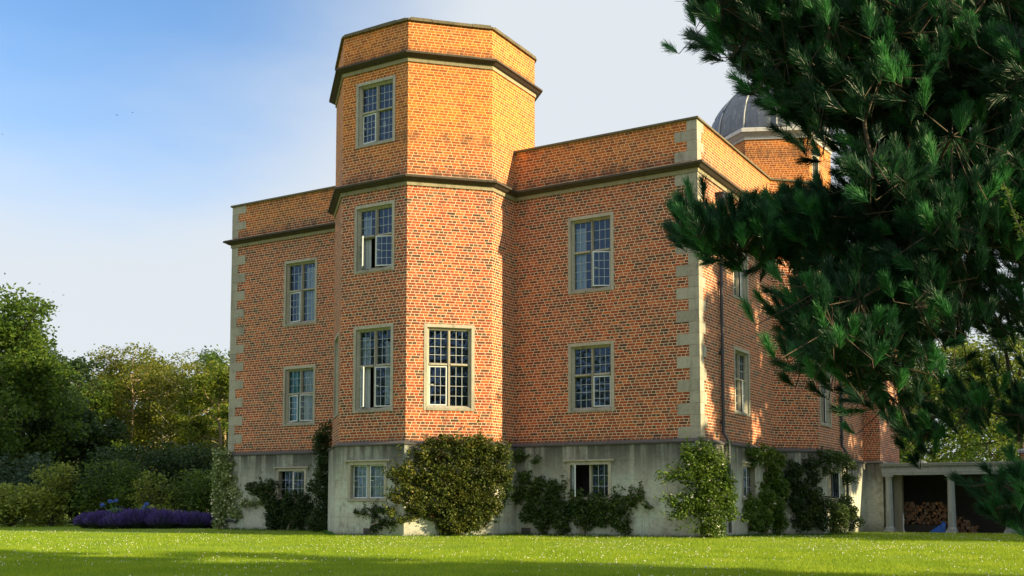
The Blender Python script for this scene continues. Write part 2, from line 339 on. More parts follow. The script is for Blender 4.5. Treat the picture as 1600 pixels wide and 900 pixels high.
# windows: face index i of `base` (edge i -> i+1), centre/extent along the edge, z range
def along(face, p):
    P = Vector(base[face]); t = (Vector(base[face + 1]) - P).normalized(); return (Vector(p) - P).dot(t)
WIN = [  # face, a0, a1, z0, z1, kind, spec
 (7, 5.347 - 3.68, 5.347 - 2.33, 6.42, 8.50, 'tall', dict(lo=('fix', 25), cur=('wl', 'none'), label='upper window right of the tower')),
 (7, 5.347 - 3.69, 5.347 - 2.34, 3.24, 5.09, 'tall', dict(lo=('fix', 12), cur=('none', 'none'))),
 (7, 5.347 - 3.68, 5.347 - 2.40, 1.02, 1.95, 'short', dict(lo=('open55', 'fix'), cur=('none', 'none'))),
 (1, XL * -1 - 13.83, XL * -1 - 12.47, 6.40, 8.49, 'tall', dict(lo=(6, 'fix'), cur=('wh', 'wr'))),
 (1, XL * -1 - 13.80, XL * -1 - 12.48, 3.25, 5.12, 'tall', dict(lo=(14, 24), cur=('teal', 'full'))),
 (1, XL * -1 - 13.92, XL * -1 - 12.70, 1.02, 1.93, 'short', dict(lo=('fix', 12), cur=('none', 'none'))),
 (4, 9.152 - 8.70, 9.152 - 7.37, 10.45, 12.26, 'tall', dict(lo=(4, 'fix'), cur=('none', 'none'), note=1)),
 (4, 9.152 - 8.71, 9.152 - 7.36, 7.00, 8.86, 'tall', dict(lo=(48, 20), cur=('wl', 'none'))),
 (4, 9.152 - 8.70, 9.152 - 7.37, 3.25, 5.57, 'tall', dict(lo=(42, 16), cur=('wl', 'wh'))),
 (4, 9.152 - 8.76, 9.152 - 7.47, .98, 1.95, 'short', dict(lo=(5, 8), cur=('full', 'full'))),
 (5, along(5, (-6.63, -2.48)), along(5, (-5.675, -1.525)), 3.27, 5.54, 'tall', dict(lo=(3, 'fix'), cur=('none', 'none'))),
 (3, .46, 1.82, 3.25, 5.57, 'tall', dict(lo=('fix', 'fix'), cur=('none', 'none'))),
 (8, 2.56, 3.86, 3.25, 5.09, 'tall', dict(lo=('fix', 14), cur=('none', 'none'))),
 (8, 2.56, 3.86, 6.42, 8.50, 'tall', dict(lo=('fix', 14), cur=('none', 'none'))),
 (8, 2.75, 3.95, 1.02, 1.93, 'short', dict(lo=(10, 'fix'), cur=('none', 'none'))),
 (10, .25, 1.55, 3.20, 5.09, 'tall', dict(lo=('fix', 14), cur=('none', 'none'))),
 (10, .55, 1.75, 1.00, 1.90, 'short', dict(lo=('fix', 40), cur=('none', 'none'))),
]
holes = {}
for i, a0, a1, z0, z1, k, s in WIN: holes.setdefault(i, []).append((a0, a1, z0, z1))
# brick walls, band by band; each band is butted against the cornice behind its profile
names = {7: 'wall', 1: 'wall'}
u = 0; acc_u = []
for i in range(len(base) - 1): acc_u.append(u); u += (Vector(base[i + 1]) - Vector(base[i])).length
mbw = MB(); mbl = MB(); mbt = MB()
for i in range(len(base) - 1):
    P, Q = base[i], base[i + 1]; tgt = mbt if 2 <= i < 7 else (mbl if i < 2 else mbw)
    top = ZT - .07
    wall(tgt, P, Q, ZB - .1, top, holes.get(i, ()), acc_u[i])
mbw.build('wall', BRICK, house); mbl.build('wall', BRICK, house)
# upper tower: a full octagon above the roof
octo = [(-10.76, 1.14), L1, F1, F2, R1, (-5.347, 1.14), (-6.959, 2.752), (-9.152, 2.752)]
for i in range(8):
    P, Q = octo[i], octo[(i + 1) % 8]; fidx = {1: 3, 2: 4, 3: 5}.get(i)
    z0 = top if i in (1, 2, 3) else 9.3
    if i == 4: wall(mbt, P, (P[0], 0), top, ZTT - .07, (), acc_u[6]); wall(mbt, (P[0], 0), Q, 9.3, ZTT - .07, (), acc_u[6] + 1.2)
    elif i == 0: wall(mbt, P, (P[0], 0), 9.3, ZTT - .07, (), 3); wall(mbt, (P[0], 0), Q, top, ZTT - .07, (), 4.14)
    else: wall(mbt, P, Q, z0, ZTT - .07, holes.get(fidx, ()) if fidx else (), acc_u[fidx] if fidx else i * 2.31 + 3)
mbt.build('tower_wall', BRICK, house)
# parapet inner faces and roofs
mb = MB()
inner = offset(base, -.35)
for i in range(len(base) - 1):
    if i in (2, 3, 4, 5, 6): continue
    A, B = inner[i], inner[i + 1]; mb.poly([(B.x, B.y, 9.5), (A.x, A.y, 9.5), (A.x, A.y, top), (B.x, B.y, top)], [(0, 9.5), (2, 9.5), (2, top), (0, top)])
mb.poly([(XL + .35, .35, 9.5), (-.35, .35, 9.5), (-.35, 21, 9.5), (XL + .35, 21, 9.5)], m=1)
mb.poly([(p[0], p[1], ZTT - .5) for p in octo], m=1)
mb.poly([(XL, 14, 0), (XL, 14, 10.5), (XL, 21.2, 10.5), (XL, 21.2, 0)]); mb.poly([(XL, 21.2, 0), (XL, 21.2, 10.5), (-8, 21.2, 10.5), (-8, 21.2, 0)])
mb.build('roof', [BRICK, ROOF], house)
# plinth with its sloping drip
plo = offset(base, .10); pl = MB()
for i in range(len(base) - 1):
    P, Q = plo[i], plo[i + 1]; t = (Q - P).normalized(); sh = (Vector(base[i]) - P).dot(t)
    wall(pl, P, Q, -.6, 2.36, [(a + sh, b + sh, c, d) for a, b, c, d in holes.get(i, ())], acc_u[i])
sweep(pl, base, [(.10, 2.36), (.135, 2.365), (.14, 2.40), (.02, 2.475), (0.0, 2.478)], m=1)
pl.build('plinth', [PLINTH, DRIP], house)
CP = lambda z: [(0.0, z), (.035, z + .002), (.035, z + .095), (.055, z + .10), (.09, z + .11), (.15, z + .15), (.19, z + .17), (.215, z + .175), (.215, z + .225)]
CT = lambda z: [(.215, z + .225), (.17, z + .25), (.0, z + .31)]
mb = MB(); sweep(mb, base, CP(ZC)[:4]); sweep(mb, base, CP(ZC)[3:], m=2); sweep(mb, base, CT(ZC), m=1); mb.build('cornice', [CORN, COPE, COVE_SHADE], house)
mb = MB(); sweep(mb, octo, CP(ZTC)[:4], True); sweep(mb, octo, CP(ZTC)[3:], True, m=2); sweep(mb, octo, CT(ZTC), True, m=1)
mb.build('tower_cornice', [CORN, COPE, COVE_SHADE], house)
# string course of the main cornice carried round the octagon where it leaves the roof
COP = lambda z: [(-.40, z - .07), (-.40, z + .0), (.055, z - .012), (.06, z - .065), (0.0, z - .07)][::-1]
cop_path = base
for seg in (base[:3], base[7:]): mb = MB(); sweep(mb, seg, COP(ZT)); mb.build('coping', COPE, house)
mb = MB(); sweep(mb, octo, COP(ZTT), True)
rnd = random.Random(4)
for i in range(8):      # stones of the coping differ a little in height, moss on top
    P, Q = Vector(octo[i]), Vector(octo[(i + 1) % 8]); t = (Q - P); ln = t.length; t.normalize(); n = Vector((t.y, -t.x))
    a = 0.05
    while a < ln - .2:
        b = min(ln - .03, a + rnd.uniform(.35, .75)); hh = rnd.uniform(.006, .024)
        M = Matrix(((t.x, -n.x, 0, P.x), (t.y, -n.y, 0, P.y), (0, 0, 1, 0), (0, 0, 0, 1)))
        mb.box((a, -.068, ZTT - .074), (b - .012, .30, ZTT - .006 + hh), M=M); a = b
mb.build('tower_coping', COPE, house)
# quoins
def quoins(corner, ta, na, tb, nb, first, seed):
    rnd = random.Random(seed)
    ranges = [(ZB + .002, ZC - .002), (ZC + .32, ZT - .072)]
    for z0, z1 in ranges:
        mb = MB()
        n = max(2, round((z1 - z0) / .297)); h = (z1 - z0) / n
        for k in range(n):
            lo = (k % 2 == 0) ^ first
            la, lb = (.60, .27) if lo else (.27, .46)
            c = Vector(corner); e = .008 + rnd.uniform(0, .003); za, zb_ = z0 + k * h + .003, z0 + (k + 1) * h - .003
            A = Vector(ta); B = Vector(tb); NA = Vector(na); NB = Vector(nb)
            o = c + NA * e + NB * e
            a = c + A * la + NA * e; b = c + B * lb + NB * e; ai = c + A * la - NA * .05; bi = c + B * lb - NB * .05
            mb.poly([(a.x, a.y, za), (o.x, o.y, za), (o.x, o.y, zb_), (a.x, a.y, zb_)]); mb.poly([(o.x, o.y, za), (b.x, b.y, za), (b.x, b.y, zb_), (o.x, o.y, zb_)])
            mb.poly([(ai.x, ai.y, za), (a.x, a.y, za), (a.x, a.y, zb_), (ai.x, ai.y, zb_)]); mb.poly([(b.x, b.y, za), (bi.x, bi.y, za), (bi.x, bi.y, zb_), (b.x, b.y, zb_)])
            ci = c - NA * .05 - NB * .05
            for z in (za, zb_): mb.poly([(q.x, q.y, z) for q in (o, b, bi, ci, ai, a)])
        mb.build('quoins', STONE, house)
quoins((0, 0), (-1, 0), (0, -1), (0, 1), (1, 0), False, 1)
quoins((XL, 0), (1, 0), (0, -1), (0, 1), (-1, 0), True, 2)

# ---- windows
def casement(w, h, bars=(3, 4), white=True, seed=0):
    """local: x 0..w, z 0..h, in the y=0 plane; frame, cames, glass in one mesh"""
    mb = MB(); f = .028; y0, y1 = -.014, .014
    mb.box((0, y0, 0), (f, y1, h)); mb.box((w - f, y0, 0), (w, y1, h)); mb.box((f, y0, 0), (w - f, y1, f)); mb.box((f, y0, h - f), (w - f, y1, h))
    gx, gz_ = (w - 2 * f) / bars[0], (h - 2 * f) / bars[1]
    for i in range(1, bars[0]): mb.box((f + gx * i - .006, -.006, f), (f + gx * i + .006, .006, h - f), 1)
    for j in range(1, bars[1]): mb.box((f, -.008, f + gz_ * j - .006), (w - f, .008, f + gz_ * j + .006), 1)
    mb.poly([(f, 0.001, f), (w - f, 0.001, f), (w - f, 0.001, h - f), (f, 0.001, h - f)], m=2)
    mb.box((w * .08, -.04, h * .52), (w * .26, -.02, h * .535), 0)
    return mb
def curtain(mb, x0, x1, z0, z1, y=.22, m=0, fold=.09):
    n = max(6, int((x1 - x0) / .02)); pts = []
    for i in range(n + 1):
        x = x0 + (x1 - x0) * i / n; pts.append((x, y + .022 * math.sin(x / fold * 6.28) + .008 * math.sin(x * 97)))
    for i in range(n):
        mb.poly([(pts[i][0], pts[i][1], z0), (pts[i + 1][0], pts[i + 1][1], z0), (pts[i + 1][0], pts[i + 1][1], z1), (pts[i][0], pts[i][1], z1)], m=m, smooth=False)
def make_window(face, a0, a1, z0, z1, kind, s, path=None, idx=0):
    base_ = path or base
    P, Q = Vector(base_[face]), Vector(base_[face + 1]); t = (Q - P).normalized(); n = Vector((t.y, -t.x))
    proud = .10 if kind == 'short' else 0.0
    O = P + t * a0 + n * proud; W, H = a1 - a0, z1 - z0
    M = Matrix(((t.x, -n.x, 0, O.x), (t.y, -n.y, 0, O.y), (0, 0, 1, z0), (0, 0, 0, 1)))
    fw = .15 if kind == 'tall' else .09; yf = -.014
    mb = MB(); B = lambda a, b, m=0: mb.box(a, b, m)
    # outer face ring, then a chamfered inner ring
    ox, iz0, iz1 = fw, fw * .9, H - fw
    if kind == 'tall':
        fr = .085
        B((0, yf, 0), (fr, .20, H)); B((W - fr, yf, 0), (W, .20, H)); B((fr, yf, H - fr), (W - fr, .20, H)); B((fr, yf - .01, 0), (W - fr, .20, fr * .8))
        for s_, xa, xb in ((1, fr, fw), (-1, W - fr, W - fw)):      # jamb chamfers
            mb.poly([(xa, .03, fr), (xb, .09, iz0), (xb, .09, iz1), (xa, .03, H - fr)][::s_]); mb.poly([(xb, .09, iz0), (xb, .20, iz0), (xb, .20, iz1), (xb, .09, iz1)][::s_])
        mb.poly([(fr, .03, H - fr), (fw, .09, iz1), (W - fw, .09, iz1), (W - fr, .03, H - fr)]); mb.poly([(fw, .09, iz1), (fw, .2, iz1), (W - fw, .2, iz1), (W - fw, .09, iz1)])
        mb.poly([(W - fr, .0, fr * .8), (W - fw, .09, iz0), (fw, .09, iz0), (fr, .0, fr * .8)]); mb.poly([(fw, .09, iz0), (W - fw, .09, iz0), (W - fw, .2, iz0), (fw, .2, iz0)])
    else:
        B((0, yf, 0), (fw, .18, H)); B((W - fw, yf, 0), (W, .18, H)); B((fw, yf, H - fw), (W - fw, .18, H)); B((0, yf - .02, -.07), (W, .18, -.0)); iz0 = 0.002
        B((-.10, -.065, H + .002), (W + .10, .0, H + .045)); B((-.08, -.035, H - .04), (-.03, -.0, H + .0)); B((W + .03, -.035, H - .04), (W + .08, 0, H))
    mw = .085
    cx = W / 2
    def bar(xa, xb, za, zb_, vert):
        if vert:
            for q, (x0_, x1_, y0_) in enumerate(((xa, xb, .075),)):
                mb.poly([(xa, .12, za), (xa + .025, .06, za), (xa + .025, .06, zb_), (xa, .12, zb_)]); mb.poly([(xa + .025, .06, za), (xb - .025, .06, za), (xb - .025, .06, zb_), (xa + .025, .06, zb_)])
                mb.poly([(xb - .025, .06, za), (xb, .12, za), (xb, .12, zb_), (xb - .025, .06, zb_)]); mb.box((xa, .12, za), (xb, .19, zb_))
        else:
            mb.poly([(xa, .12, zb_), (xa, .06, zb_ - .02), (xb, .06, zb_ - .02), (xb, .12, zb_)]); mb.poly([(xa, .06, zb_ - .02), (xa, .06, za + .02), (xb, .06, za + .02), (xb, .06, zb_ - .02)])
            mb.poly([(xa, .06, za + .02), (xa, .12, za), (xb, .12, za), (xb, .06, za + .02)]); mb.box((xa, .12, za), (xb, .19, zb_))
    bar(cx - mw / 2, cx + mw / 2, iz0, iz1, True)
    lights = []
    if kind == 'tall':
        tz = H * .535
        bar(fw, cx - mw / 2, tz - .035, tz + .045, False); bar(cx + mw / 2, W - fw, tz - .035, tz + .045, False)
        for k, (xa, xb) in enumerate(((fw, cx - mw / 2), (cx + mw / 2, W - fw))):
            lights.append((xa, xb, tz + .045, iz1, 'fix', k, 'up')); lights.append((xa, xb, iz0, tz - .035, s['lo'][k], k, 'lo'))
    else:
        for k, (xa, xb) in enumerate(((fw, cx - mw / 2), (cx + mw / 2, W - fw))): lights.append((xa, xb, iz0, H - fw, s['lo'][k], k, 'lo'))
    wo_ = mb.build('window', STONE, house); wo_.matrix_world = M
    # dark room behind
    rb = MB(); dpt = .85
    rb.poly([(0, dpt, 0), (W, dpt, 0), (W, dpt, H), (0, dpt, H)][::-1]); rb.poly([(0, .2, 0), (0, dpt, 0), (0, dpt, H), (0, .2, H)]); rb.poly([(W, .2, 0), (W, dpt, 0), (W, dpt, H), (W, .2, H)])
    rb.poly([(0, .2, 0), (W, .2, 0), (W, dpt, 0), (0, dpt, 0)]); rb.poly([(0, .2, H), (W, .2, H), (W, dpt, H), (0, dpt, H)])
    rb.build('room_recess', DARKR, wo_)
    gp = MB()
    for xa, xb, za, zb_, op, k, lv in lights:
        w_, h_ = xb - xa, zb_ - za; nb = (3, 4 if lv == 'lo' else 3) if kind == 'tall' else (3, 3)
        if H > 2.1 and kind == 'tall': nb = (3, 4)
        if op == 'fix':
            gx, gzz = w_ / nb[0], h_ / nb[1]; y = .135
            for i in range(1, nb[0]): gp.box((xa + gx * i - .006, y - .007, za), (xa + gx * i + .006, y + .007, zb_), 0)
            for j in range(1, nb[1]): gp.box((xa, y - .009, za + gzz * j - .006), (xb, y + .009, za + gzz * j + .006), 0)
            gp.poly([(xa, y, za), (xb, y, za), (xb, y, zb_), (xa, y, zb_)], m=1)
        else:
            ang = 55 if op == 'open55' else op
            cb = casement(w_ - .012, h_ - .012, nb); co = cb.build('casement', [WHITE, LEADC, GLASS], wo_)
            if k == 0: co.matrix_local = Matrix.Translation((xa + .006, .125, za + .006)) @ Matrix.Rotation(R(-ang), 4, 'Z')
            else: co.matrix_local = Matrix.Translation((xb - .006, .125, za + .006)) @ Matrix.Rotation(R(ang), 4, 'Z') @ Matrix.Translation((-(w_ - .012), 0, 0))
    gp.build('glazing', [LEADC, GLASS], wo_)
    cm = MB(); used = 0
    for k, c in enumerate(s['cur']):
        xa, xb = ((fw - .03, cx), (cx, W - fw + .03))[k]
        if c == 'none': continue
        used = 1; mi = 1 if c == 'teal' else 0
        if c in ('full', 'teal'): curtain(cm, xa, xb, iz0, iz1, m=mi)
        elif c == 'wl': curtain(cm, xa, xa + (xb - xa) * .55, iz0, iz1 - .12)
        elif c == 'wr': curtain(cm, xb - (xb - xa) * .85, xb, iz0, iz1 - .1)
        elif c == 'wh': curtain(cm, xa + .1, xb - .25, iz0 + .1, iz1 - .25, y=.4)
    if used: cm.build('curtain', [CURT, CURTB], wo_)
    if s.get('note'):
        nm = MB(); nm.box((cx + .16, .142, .50), (cx + .235, .146, .66)); nm.build('paper_note', PAPER, wo_)
    return wo_
for k, (i, a0, a1, z0, z1, kind, s) in enumerate(WIN): make_window(i, a0, a1, z0, z1, kind, s, idx=k)

# ---- downpipes
def downpipe(x, y, n, ztop, zbot, off=.30, hopper=True):
    mb = MB(); ox, oy = n; d = .075
    X = lambda a, z: (x + ox * a, y + oy * a, z)
    pts = [X(d, ztop), X(d, zbot + .5), X(d, zbot + .22), X(d + .14, zbot), X(d + .14, zbot - 2.35)]
    mb.tube(pts, .042, 10)
    z = zbot + .45
    while z < ztop - .3: mb.tube([X(d, z), X(d, z + .09)], .056, 10); mb.box((x + (0 if ox else -.07), y + (0 if oy else -.07), z + .02), (x + (.06 if ox else .07), y + (.06 if oy else .07), z + .07)); z += 1.83
    if hopper:
        mb.box((x, y - .14, ztop), (x + .2, y + .14, ztop + .20)); mb.box((x - .0, y - .17, ztop + .2), (x + .23, y + .17, ztop + .235))
        for k in range(1): mb.tube([X(d, ztop - .08), X(d, ztop + .01)], [.042, .08], 10)
    mb.build('downpipe', PIPE, house)
downpipe(0, 1.45, (1, 0), 8.75, 2.45); downpipe(BX - .02, 9.72, (1, 0), 8.75, 2.45)

# ---- dome tower behind the roof
DC = spot(1212, 37.7); dx, dy = DC; aim = math.atan2(CAM[1] - dy, CAM[0] - dx)
aim += R(8)
hexa = [(dx + 2.14 * math.cos(aim - math.pi / 6 + math.pi * k / 3), dy + 2.14 * math.sin(aim - math.pi / 6 + math.pi * k / 3)) for k in range(6)]
ZD = 13.30
mb = MB()
for i in range(6): wall(mb, hexa[i], hexa[(i + 1) % 6], 9.3, ZD, [(.25, .95, 9.9, 12.9)] if i == 1 else (), i * 2.14)
# slit window in the right face
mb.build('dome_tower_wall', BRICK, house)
P, Q = Vector(hexa[1]), Vector(hexa[2]); t = (Q - P).normalized(); n = Vector((t.y, -t.x)); mb = MB()
M = Matrix(((t.x, -n.x, 0, P.x), (t.y, -n.y, 0, P.y), (0, 0, 1, 0), (0, 0, 0, 1)))
mb.box((.25, .0, 9.9), (.33, .16, 12.9), M=M); mb.box((.87, .0, 9.9), (.95, .16, 12.9), M=M); mb.box((.33, 0, 12.8), (.87, .16, 12.9), M=M); mb.box((.33, .1, 9.9), (.87, .16, 12.8), 1, M=M)
mb.build('window', [STONE, DARKR], house)
mb = MB(); sweep(mb, hexa, [(0, ZD - .02), (.05, ZD), (.05, ZD + .07), (.09, ZD + .10), (.20, ZD + .20), (.24, ZD + .21), (.24, ZD + .33), (.20, ZD + .36)], True)
mb.build('dome_cornice', WTRIM, house)
mb = MB(); sweep(mb, hexa, [(.20, ZD + .36), (.0, ZD + .44), (-.12, ZD + .47), (-.12, ZD + .55)], True)
N = 48; Rd = 2.12; prof = [(Rd, 0)] + [(Rd * math.cos(a), .06 + Rd * 1.02 * math.sin(a)) for a in np.linspace(0.0, 1.50, 16)]
mb.lathe([(r, z) for r, z in prof], (dx, dy, ZD + .36), N)
mb.build('dome', LEAD, house)
mb = MB()
for k in range(12):
    a = aim + math.pi * k / 6 - .02
    pts = [(dx + (r + .02) * math.cos(a), dy + (r + .02) * math.sin(a), ZD + .36 + z) for r, z in prof[1:]]; mb.tube(pts, .028, 6)
mb.lathe([(.14, 2.1), (.2, 2.2), (.1, 2.32), (.14, 2.42), (.05, 2.55), (.0, 2.8)], (dx, dy, ZD + .36), 12)
mb.build('dome_rib', simple('rib_lead', (.42, .44, .46), .5, .2), house)

# ------------------------------------------------------------------ loggia with the wood store
YF = 17.25; lz = gz(0, YF)
log = empty('loggia', (.8, YF, lz)); tag(log, 'low flat-roofed loggia with round stone columns beside the house', 'loggia')
X0, X1 = .74 - .8, 12.5
mb = MB(); zt, zb_ = 2.33 - lz, 1.90 - lz
E_ = [(X0, -.16), (X1, -.16)]
def strip(mb, y, z0, z1, m=0): mb.box((X0, y, z0), (X1, .55, z1), m)
strip(mb, -.10, zb_, zb_ + .10); strip(mb, -.125, zb_ + .10, zb_ + .22); strip(mb, -.14, zb_ + .22, zb_ + .25); strip(mb, -.11, zb_ + .25, zt - .09); strip(mb, -.22, zt - .09, zt - .03); strip(mb, -.26, zt - .03, zt + .012)
mb.build('entablature', COLST, log)
mb = MB(); mb.box((X0 + .01, .551, zt - .25), (X1, 3.4, zt - .02)); mb.lathe([(.24, 0), (.24, .07), (.16, .13), (.0, .17)], (float(hit(1438, 722, (0, 1, 0), YF + .6)[0]) - .8, .7, zt - .02), 14)
mb.build('roof', LEAD, log)
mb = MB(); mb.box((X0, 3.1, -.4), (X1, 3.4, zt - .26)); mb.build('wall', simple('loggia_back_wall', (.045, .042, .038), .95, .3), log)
mb = MB(); mb.box((X0 + .32, .45, -.3), (X0 + .62, .75, zb_)); mb.build('pier', stone_mat('pier_render', (.20, .19, .15), (.28, .26, .2), .4), log)
for u_ in (1389.5, 1486.5, 1577.5, 1672):
    cx_ = float(hit(u_, 780, (0, 1, 0), YF + .1)[0]) - .8; mb = MB()
    mb.box((cx_ - .20, -.10, -.3), (cx_ + .20, .30, .10)); mb.lathe([(.19, .10), (.19, .15), (.165, .18), (.15, .22), (.145, .8), (.125, zb_ - .17), (.14, zb_ - .16), (.14, zb_ - .13), (.125, zb_ - .12), (.17, zb_ - .06)], (cx_, .10, 0), 18)
    mb.box((cx_ - .185, -.085, zb_ - .06), (cx_ + .185, .285, zb_ - .002)); mb.build('column', COLST, log)
# brick outbuilding behind the loggia
oy = YF + 3.6
ob = empty('brick_outbuilding', (5.2, oy, gz(0, oy))); tag(ob, 'small brick outbuilding with pale coping rising behind the loggia roof', 'outbuilding')
mb = MB(); zz = 3.1
wall(mb, (0, 0), (9, 0), -.5, zz); wall(mb, (0, 4), (0, 0), -.5, zz); wall(mb, (9, 0), (9, 4), -.5, zz); wall(mb, (9, 4), (0, 4), -.5, zz); mb.build('wall', BRICK, ob)
mb = MB(); sweep(mb, [(0, 0), (9, 0), (9, 4), (0, 4)], [(0, zz), (.08, zz + .0), (.10, zz + .1), (.0, zz + .16), (-.3, zz + .17)], True); mb.poly([(0, 0, zz + .1), (9, 0, zz + .1), (9, 4, zz + .1), (0, 4, zz + .1)]); mb.build('coping', COLST, ob)

# stacked firewood: every log is a thing
LOGM = NT('log_wood'); 
def logmat():
    m = LOGM; o = m.n('ShaderNodeObjectInfo').outputs['Random']; n = m.noise(m.obj, 30, 4)
    c = m.ramp(o, [(0, (.06, .045, .03)), (.35, (.19, .095, .045)), (.6, (.13, .11, .085)), (.8, (.27, .14, .065)), (1, (.13, .05, .025))]); c = m.mix(m.math('MULTIPLY', n, .5), c, (.12, .06, .03))
    m.l(c, m.b.inputs['Base Color']); m.b.inputs['Roughness'].default_value = .9; return m.m
logmat(); BARKL = simple('log_bark', (.09, .065, .045), .95, .3)
rl = random.Random(8); protos = []; LOGR = (.055, .068, .08, .09)
for q in range(4):
    mb = MB(); n = 9; a0 = rl.uniform(0, 6); cut = rl.choice([0, 1, 1]); prof = []
    for k in range(n):
        a = 2 * math.pi * k / n; r = LOGR[q] * rl.uniform(.82, 1.12)
        if cut and k in (0, 1, 2): r *= .45
        prof.append((r * math.cos(a), r * math.sin(a)))
    A = [(x, -.2, z) for x, z in prof]; B_ = [(x, .2, z) for x, z in prof]
    mb.poly(A, m=0); mb.poly(B_[::-1], m=0)
    for k in range(n): mb.poly([A[(k + 1) % n], A[k], B_[k], B_[(k + 1) % n]], m=1)
    o = mb.build('firewood_log', [LOGM.m, BARKL]); protos.append(o)
used_p = set()
def put_log(x, y, z, lab, grp):
    q = rl.randrange(4); p = protos[q]
    if q in used_p: o = p.copy(); col.objects.link(o)
    else: o = p; used_p.add(q)
    o.location = (x, y, z); o.rotation_euler = (rl.uniform(-.05, .05), rl.uniform(0, 6.28), rl.uniform(-.12, .12)); tag(o, lab, 'log', grp)
yS = YF + 1.25; xa = float(hit(1410, 800, (0, 1, 0), yS)[0]); xb = float(hit(1482, 800, (0, 1, 0), yS)[0]); zfl = gz(0, yS) 
plat = MB(); plat.box((xa - .05, yS - .18, zfl - .05), (xb + .05, yS + .3, zfl + .30)); po = plat.build('log_platform', simple('dark_timber', (.03, .028, .025), .9, .3)); tag(po, 'dark low timber platform under the stacked firewood', 'platform')
rows = 7
for j in range(rows):
    nn = int((xb - xa) / .15) - (j % 2)
    for i in range(nn):
        if j >= rows - 1 and rl.random() < .4: continue
        put_log(xa + .08 + (j % 2) * .07 + i * .15 + rl.uniform(-.01, .01), yS + rl.uniform(-.05, .05), zfl + .37 + j * .122, 'sawn firewood log in the long stack on the platform between the columns', 'firewood logs in the long stack')
xc = float(hit(1496, 800, (0, 1, 0), yS - .3)[0])
for j in range(5):
    for i in range(5 - j // 2 - (j > 2)):
        put_log(xc + i * .15 + (j % 2) * .07, yS - .35 + rl.uniform(-.1, .1), zfl + .07 + j * .125, 'sawn firewood log in the small heap to the right of the middle column', 'firewood logs in the small heap')
# blue tarpaulin, bent pale pole
p0 = hit(1463, 826, (0, 1, 0), YF + .2); mb = MB(); nn = 10; rt = random.Random(2)
gr = [[(float(p0[0]) - .25 + i * .065, YF + .12 + j * .07 + rt.uniform(-.02, .02), lz + .02 + max(0, .26 * math.sin(min(1, i / 9) * 2.2) * math.sin((j + .6) / 6 * 3.0)) * rt.uniform(.75, 1.1) + .16 * (i > 6)) for i in range(10)] for j in range(6)]
for j in range(5):
    for i in range(9): mb.poly([gr[j][i], gr[j][i + 1], gr[j + 1][i + 1], gr[j + 1][i]])
for i in range(9): mb.poly([gr[0][i], gr[0][i + 1], (gr[0][i + 1][0], gr[0][i + 1][1], lz), (gr[0][i][0], gr[0][i][1], lz)])
tag(mb.build('tarpaulin', simple('blue_plastic', (.008, .09, .45), .5, .25)), 'crumpled bright blue tarpaulin at the foot of the middle column', 'tarpaulin')
mb = MB(); pq = [hit(u_, v_, (0, 1, 0), YF + .5) for u_, v_ in ((1407, 793), (1410, 803), (1411.5, 812), (1411, 818), (1411, 826), (1412.5, 831))]
mb.tube([tuple(q) for q in pq], [.025, .035, .045, .04, .035, .05], 8); tag(mb.build('garden_pole', simple('pale_plastic', (.55, .56, .62), .5, .1)), 'pale bent pole leaning beside the first column of the loggia', 'pole')
# black water pipe by the left corner
mb = MB(); pq = [(351.5, 832), (351.5, 818), (353, 814.5), (357, 813), (363, 814), (368, 815.5), (370.5, 813)]
mb.tube([tuple(hit(a, b, (0, 1, 0), -.16)) for a, b in pq], .038, 8); tag(mb.build('water_pipe', PIPE), 'bent black water pipe standing at the left corner of the house', 'pipe')
# vents low in the plinth
for nm, u_, v_, pl_ in (('under the tower window', 575, 830, ((0, 1, 0), -2.913)), ('right of the tower foot', 822, 831, ((0, 1, 0), -.10))):
    c = hit(u_, v_, *pl_); mb = MB(); x, y, z = map(float, c); z = max(z, .12)
    mb.box((x - .14, y - .02, z - .08), (x + .14, y + .03, z + .08))
    for k in range(5): mb.box((x - .12, y - .03, z - .065 + k * .028), (x + .12, y - .021, z - .053 + k * .028), 1)
    mb.build('air_vent', [simple('vent_clay', (.14, .13, .11), .9), simple('vent_bar', (.05, .05, .05), .8)], house)

# ------------------------------------------------------------------ foliage
def leaves(C, size, rng, up=.35, aspect=.62, spread=.35):
    """diamond leaves at centres C"""
    n = len(C); d = rng.normal(size=(n, 3)); d[:, 2] = d[:, 2] * .6; d /= np.linalg.norm(d, axis=1)[:, None]
    nn = rng.normal(size=(n, 3)); nn[:, 2] = np.abs(nn[:, 2]) + up; b = np.cross(nn, d); b /= np.linalg.norm(b, axis=1)[:, None] + 1e-9
    s = size * rng.uniform(1 - spread, 1 + spread, n)[:, None]
    V = np.empty((n, 4, 3)); V[:, 0] = C - d * s * .5; V[:, 1] = C + b * s * aspect * .5; V[:, 2] = C + d * s * .5; V[:, 3] = C - b * s * aspect * .5
    F = np.arange(n * 4).reshape(n, 4); return V.reshape(-1, 3), F
BARK = bark_mat('brown_bark', (.05, .04, .03), (.13, .11, .085)); PALEB = bark_mat('pale_bark', (.34, .31, .24), (.62, .57, .46)); TANB = bark_mat('tan_bark', (.20, .15, .09), (.40, .31, .20))
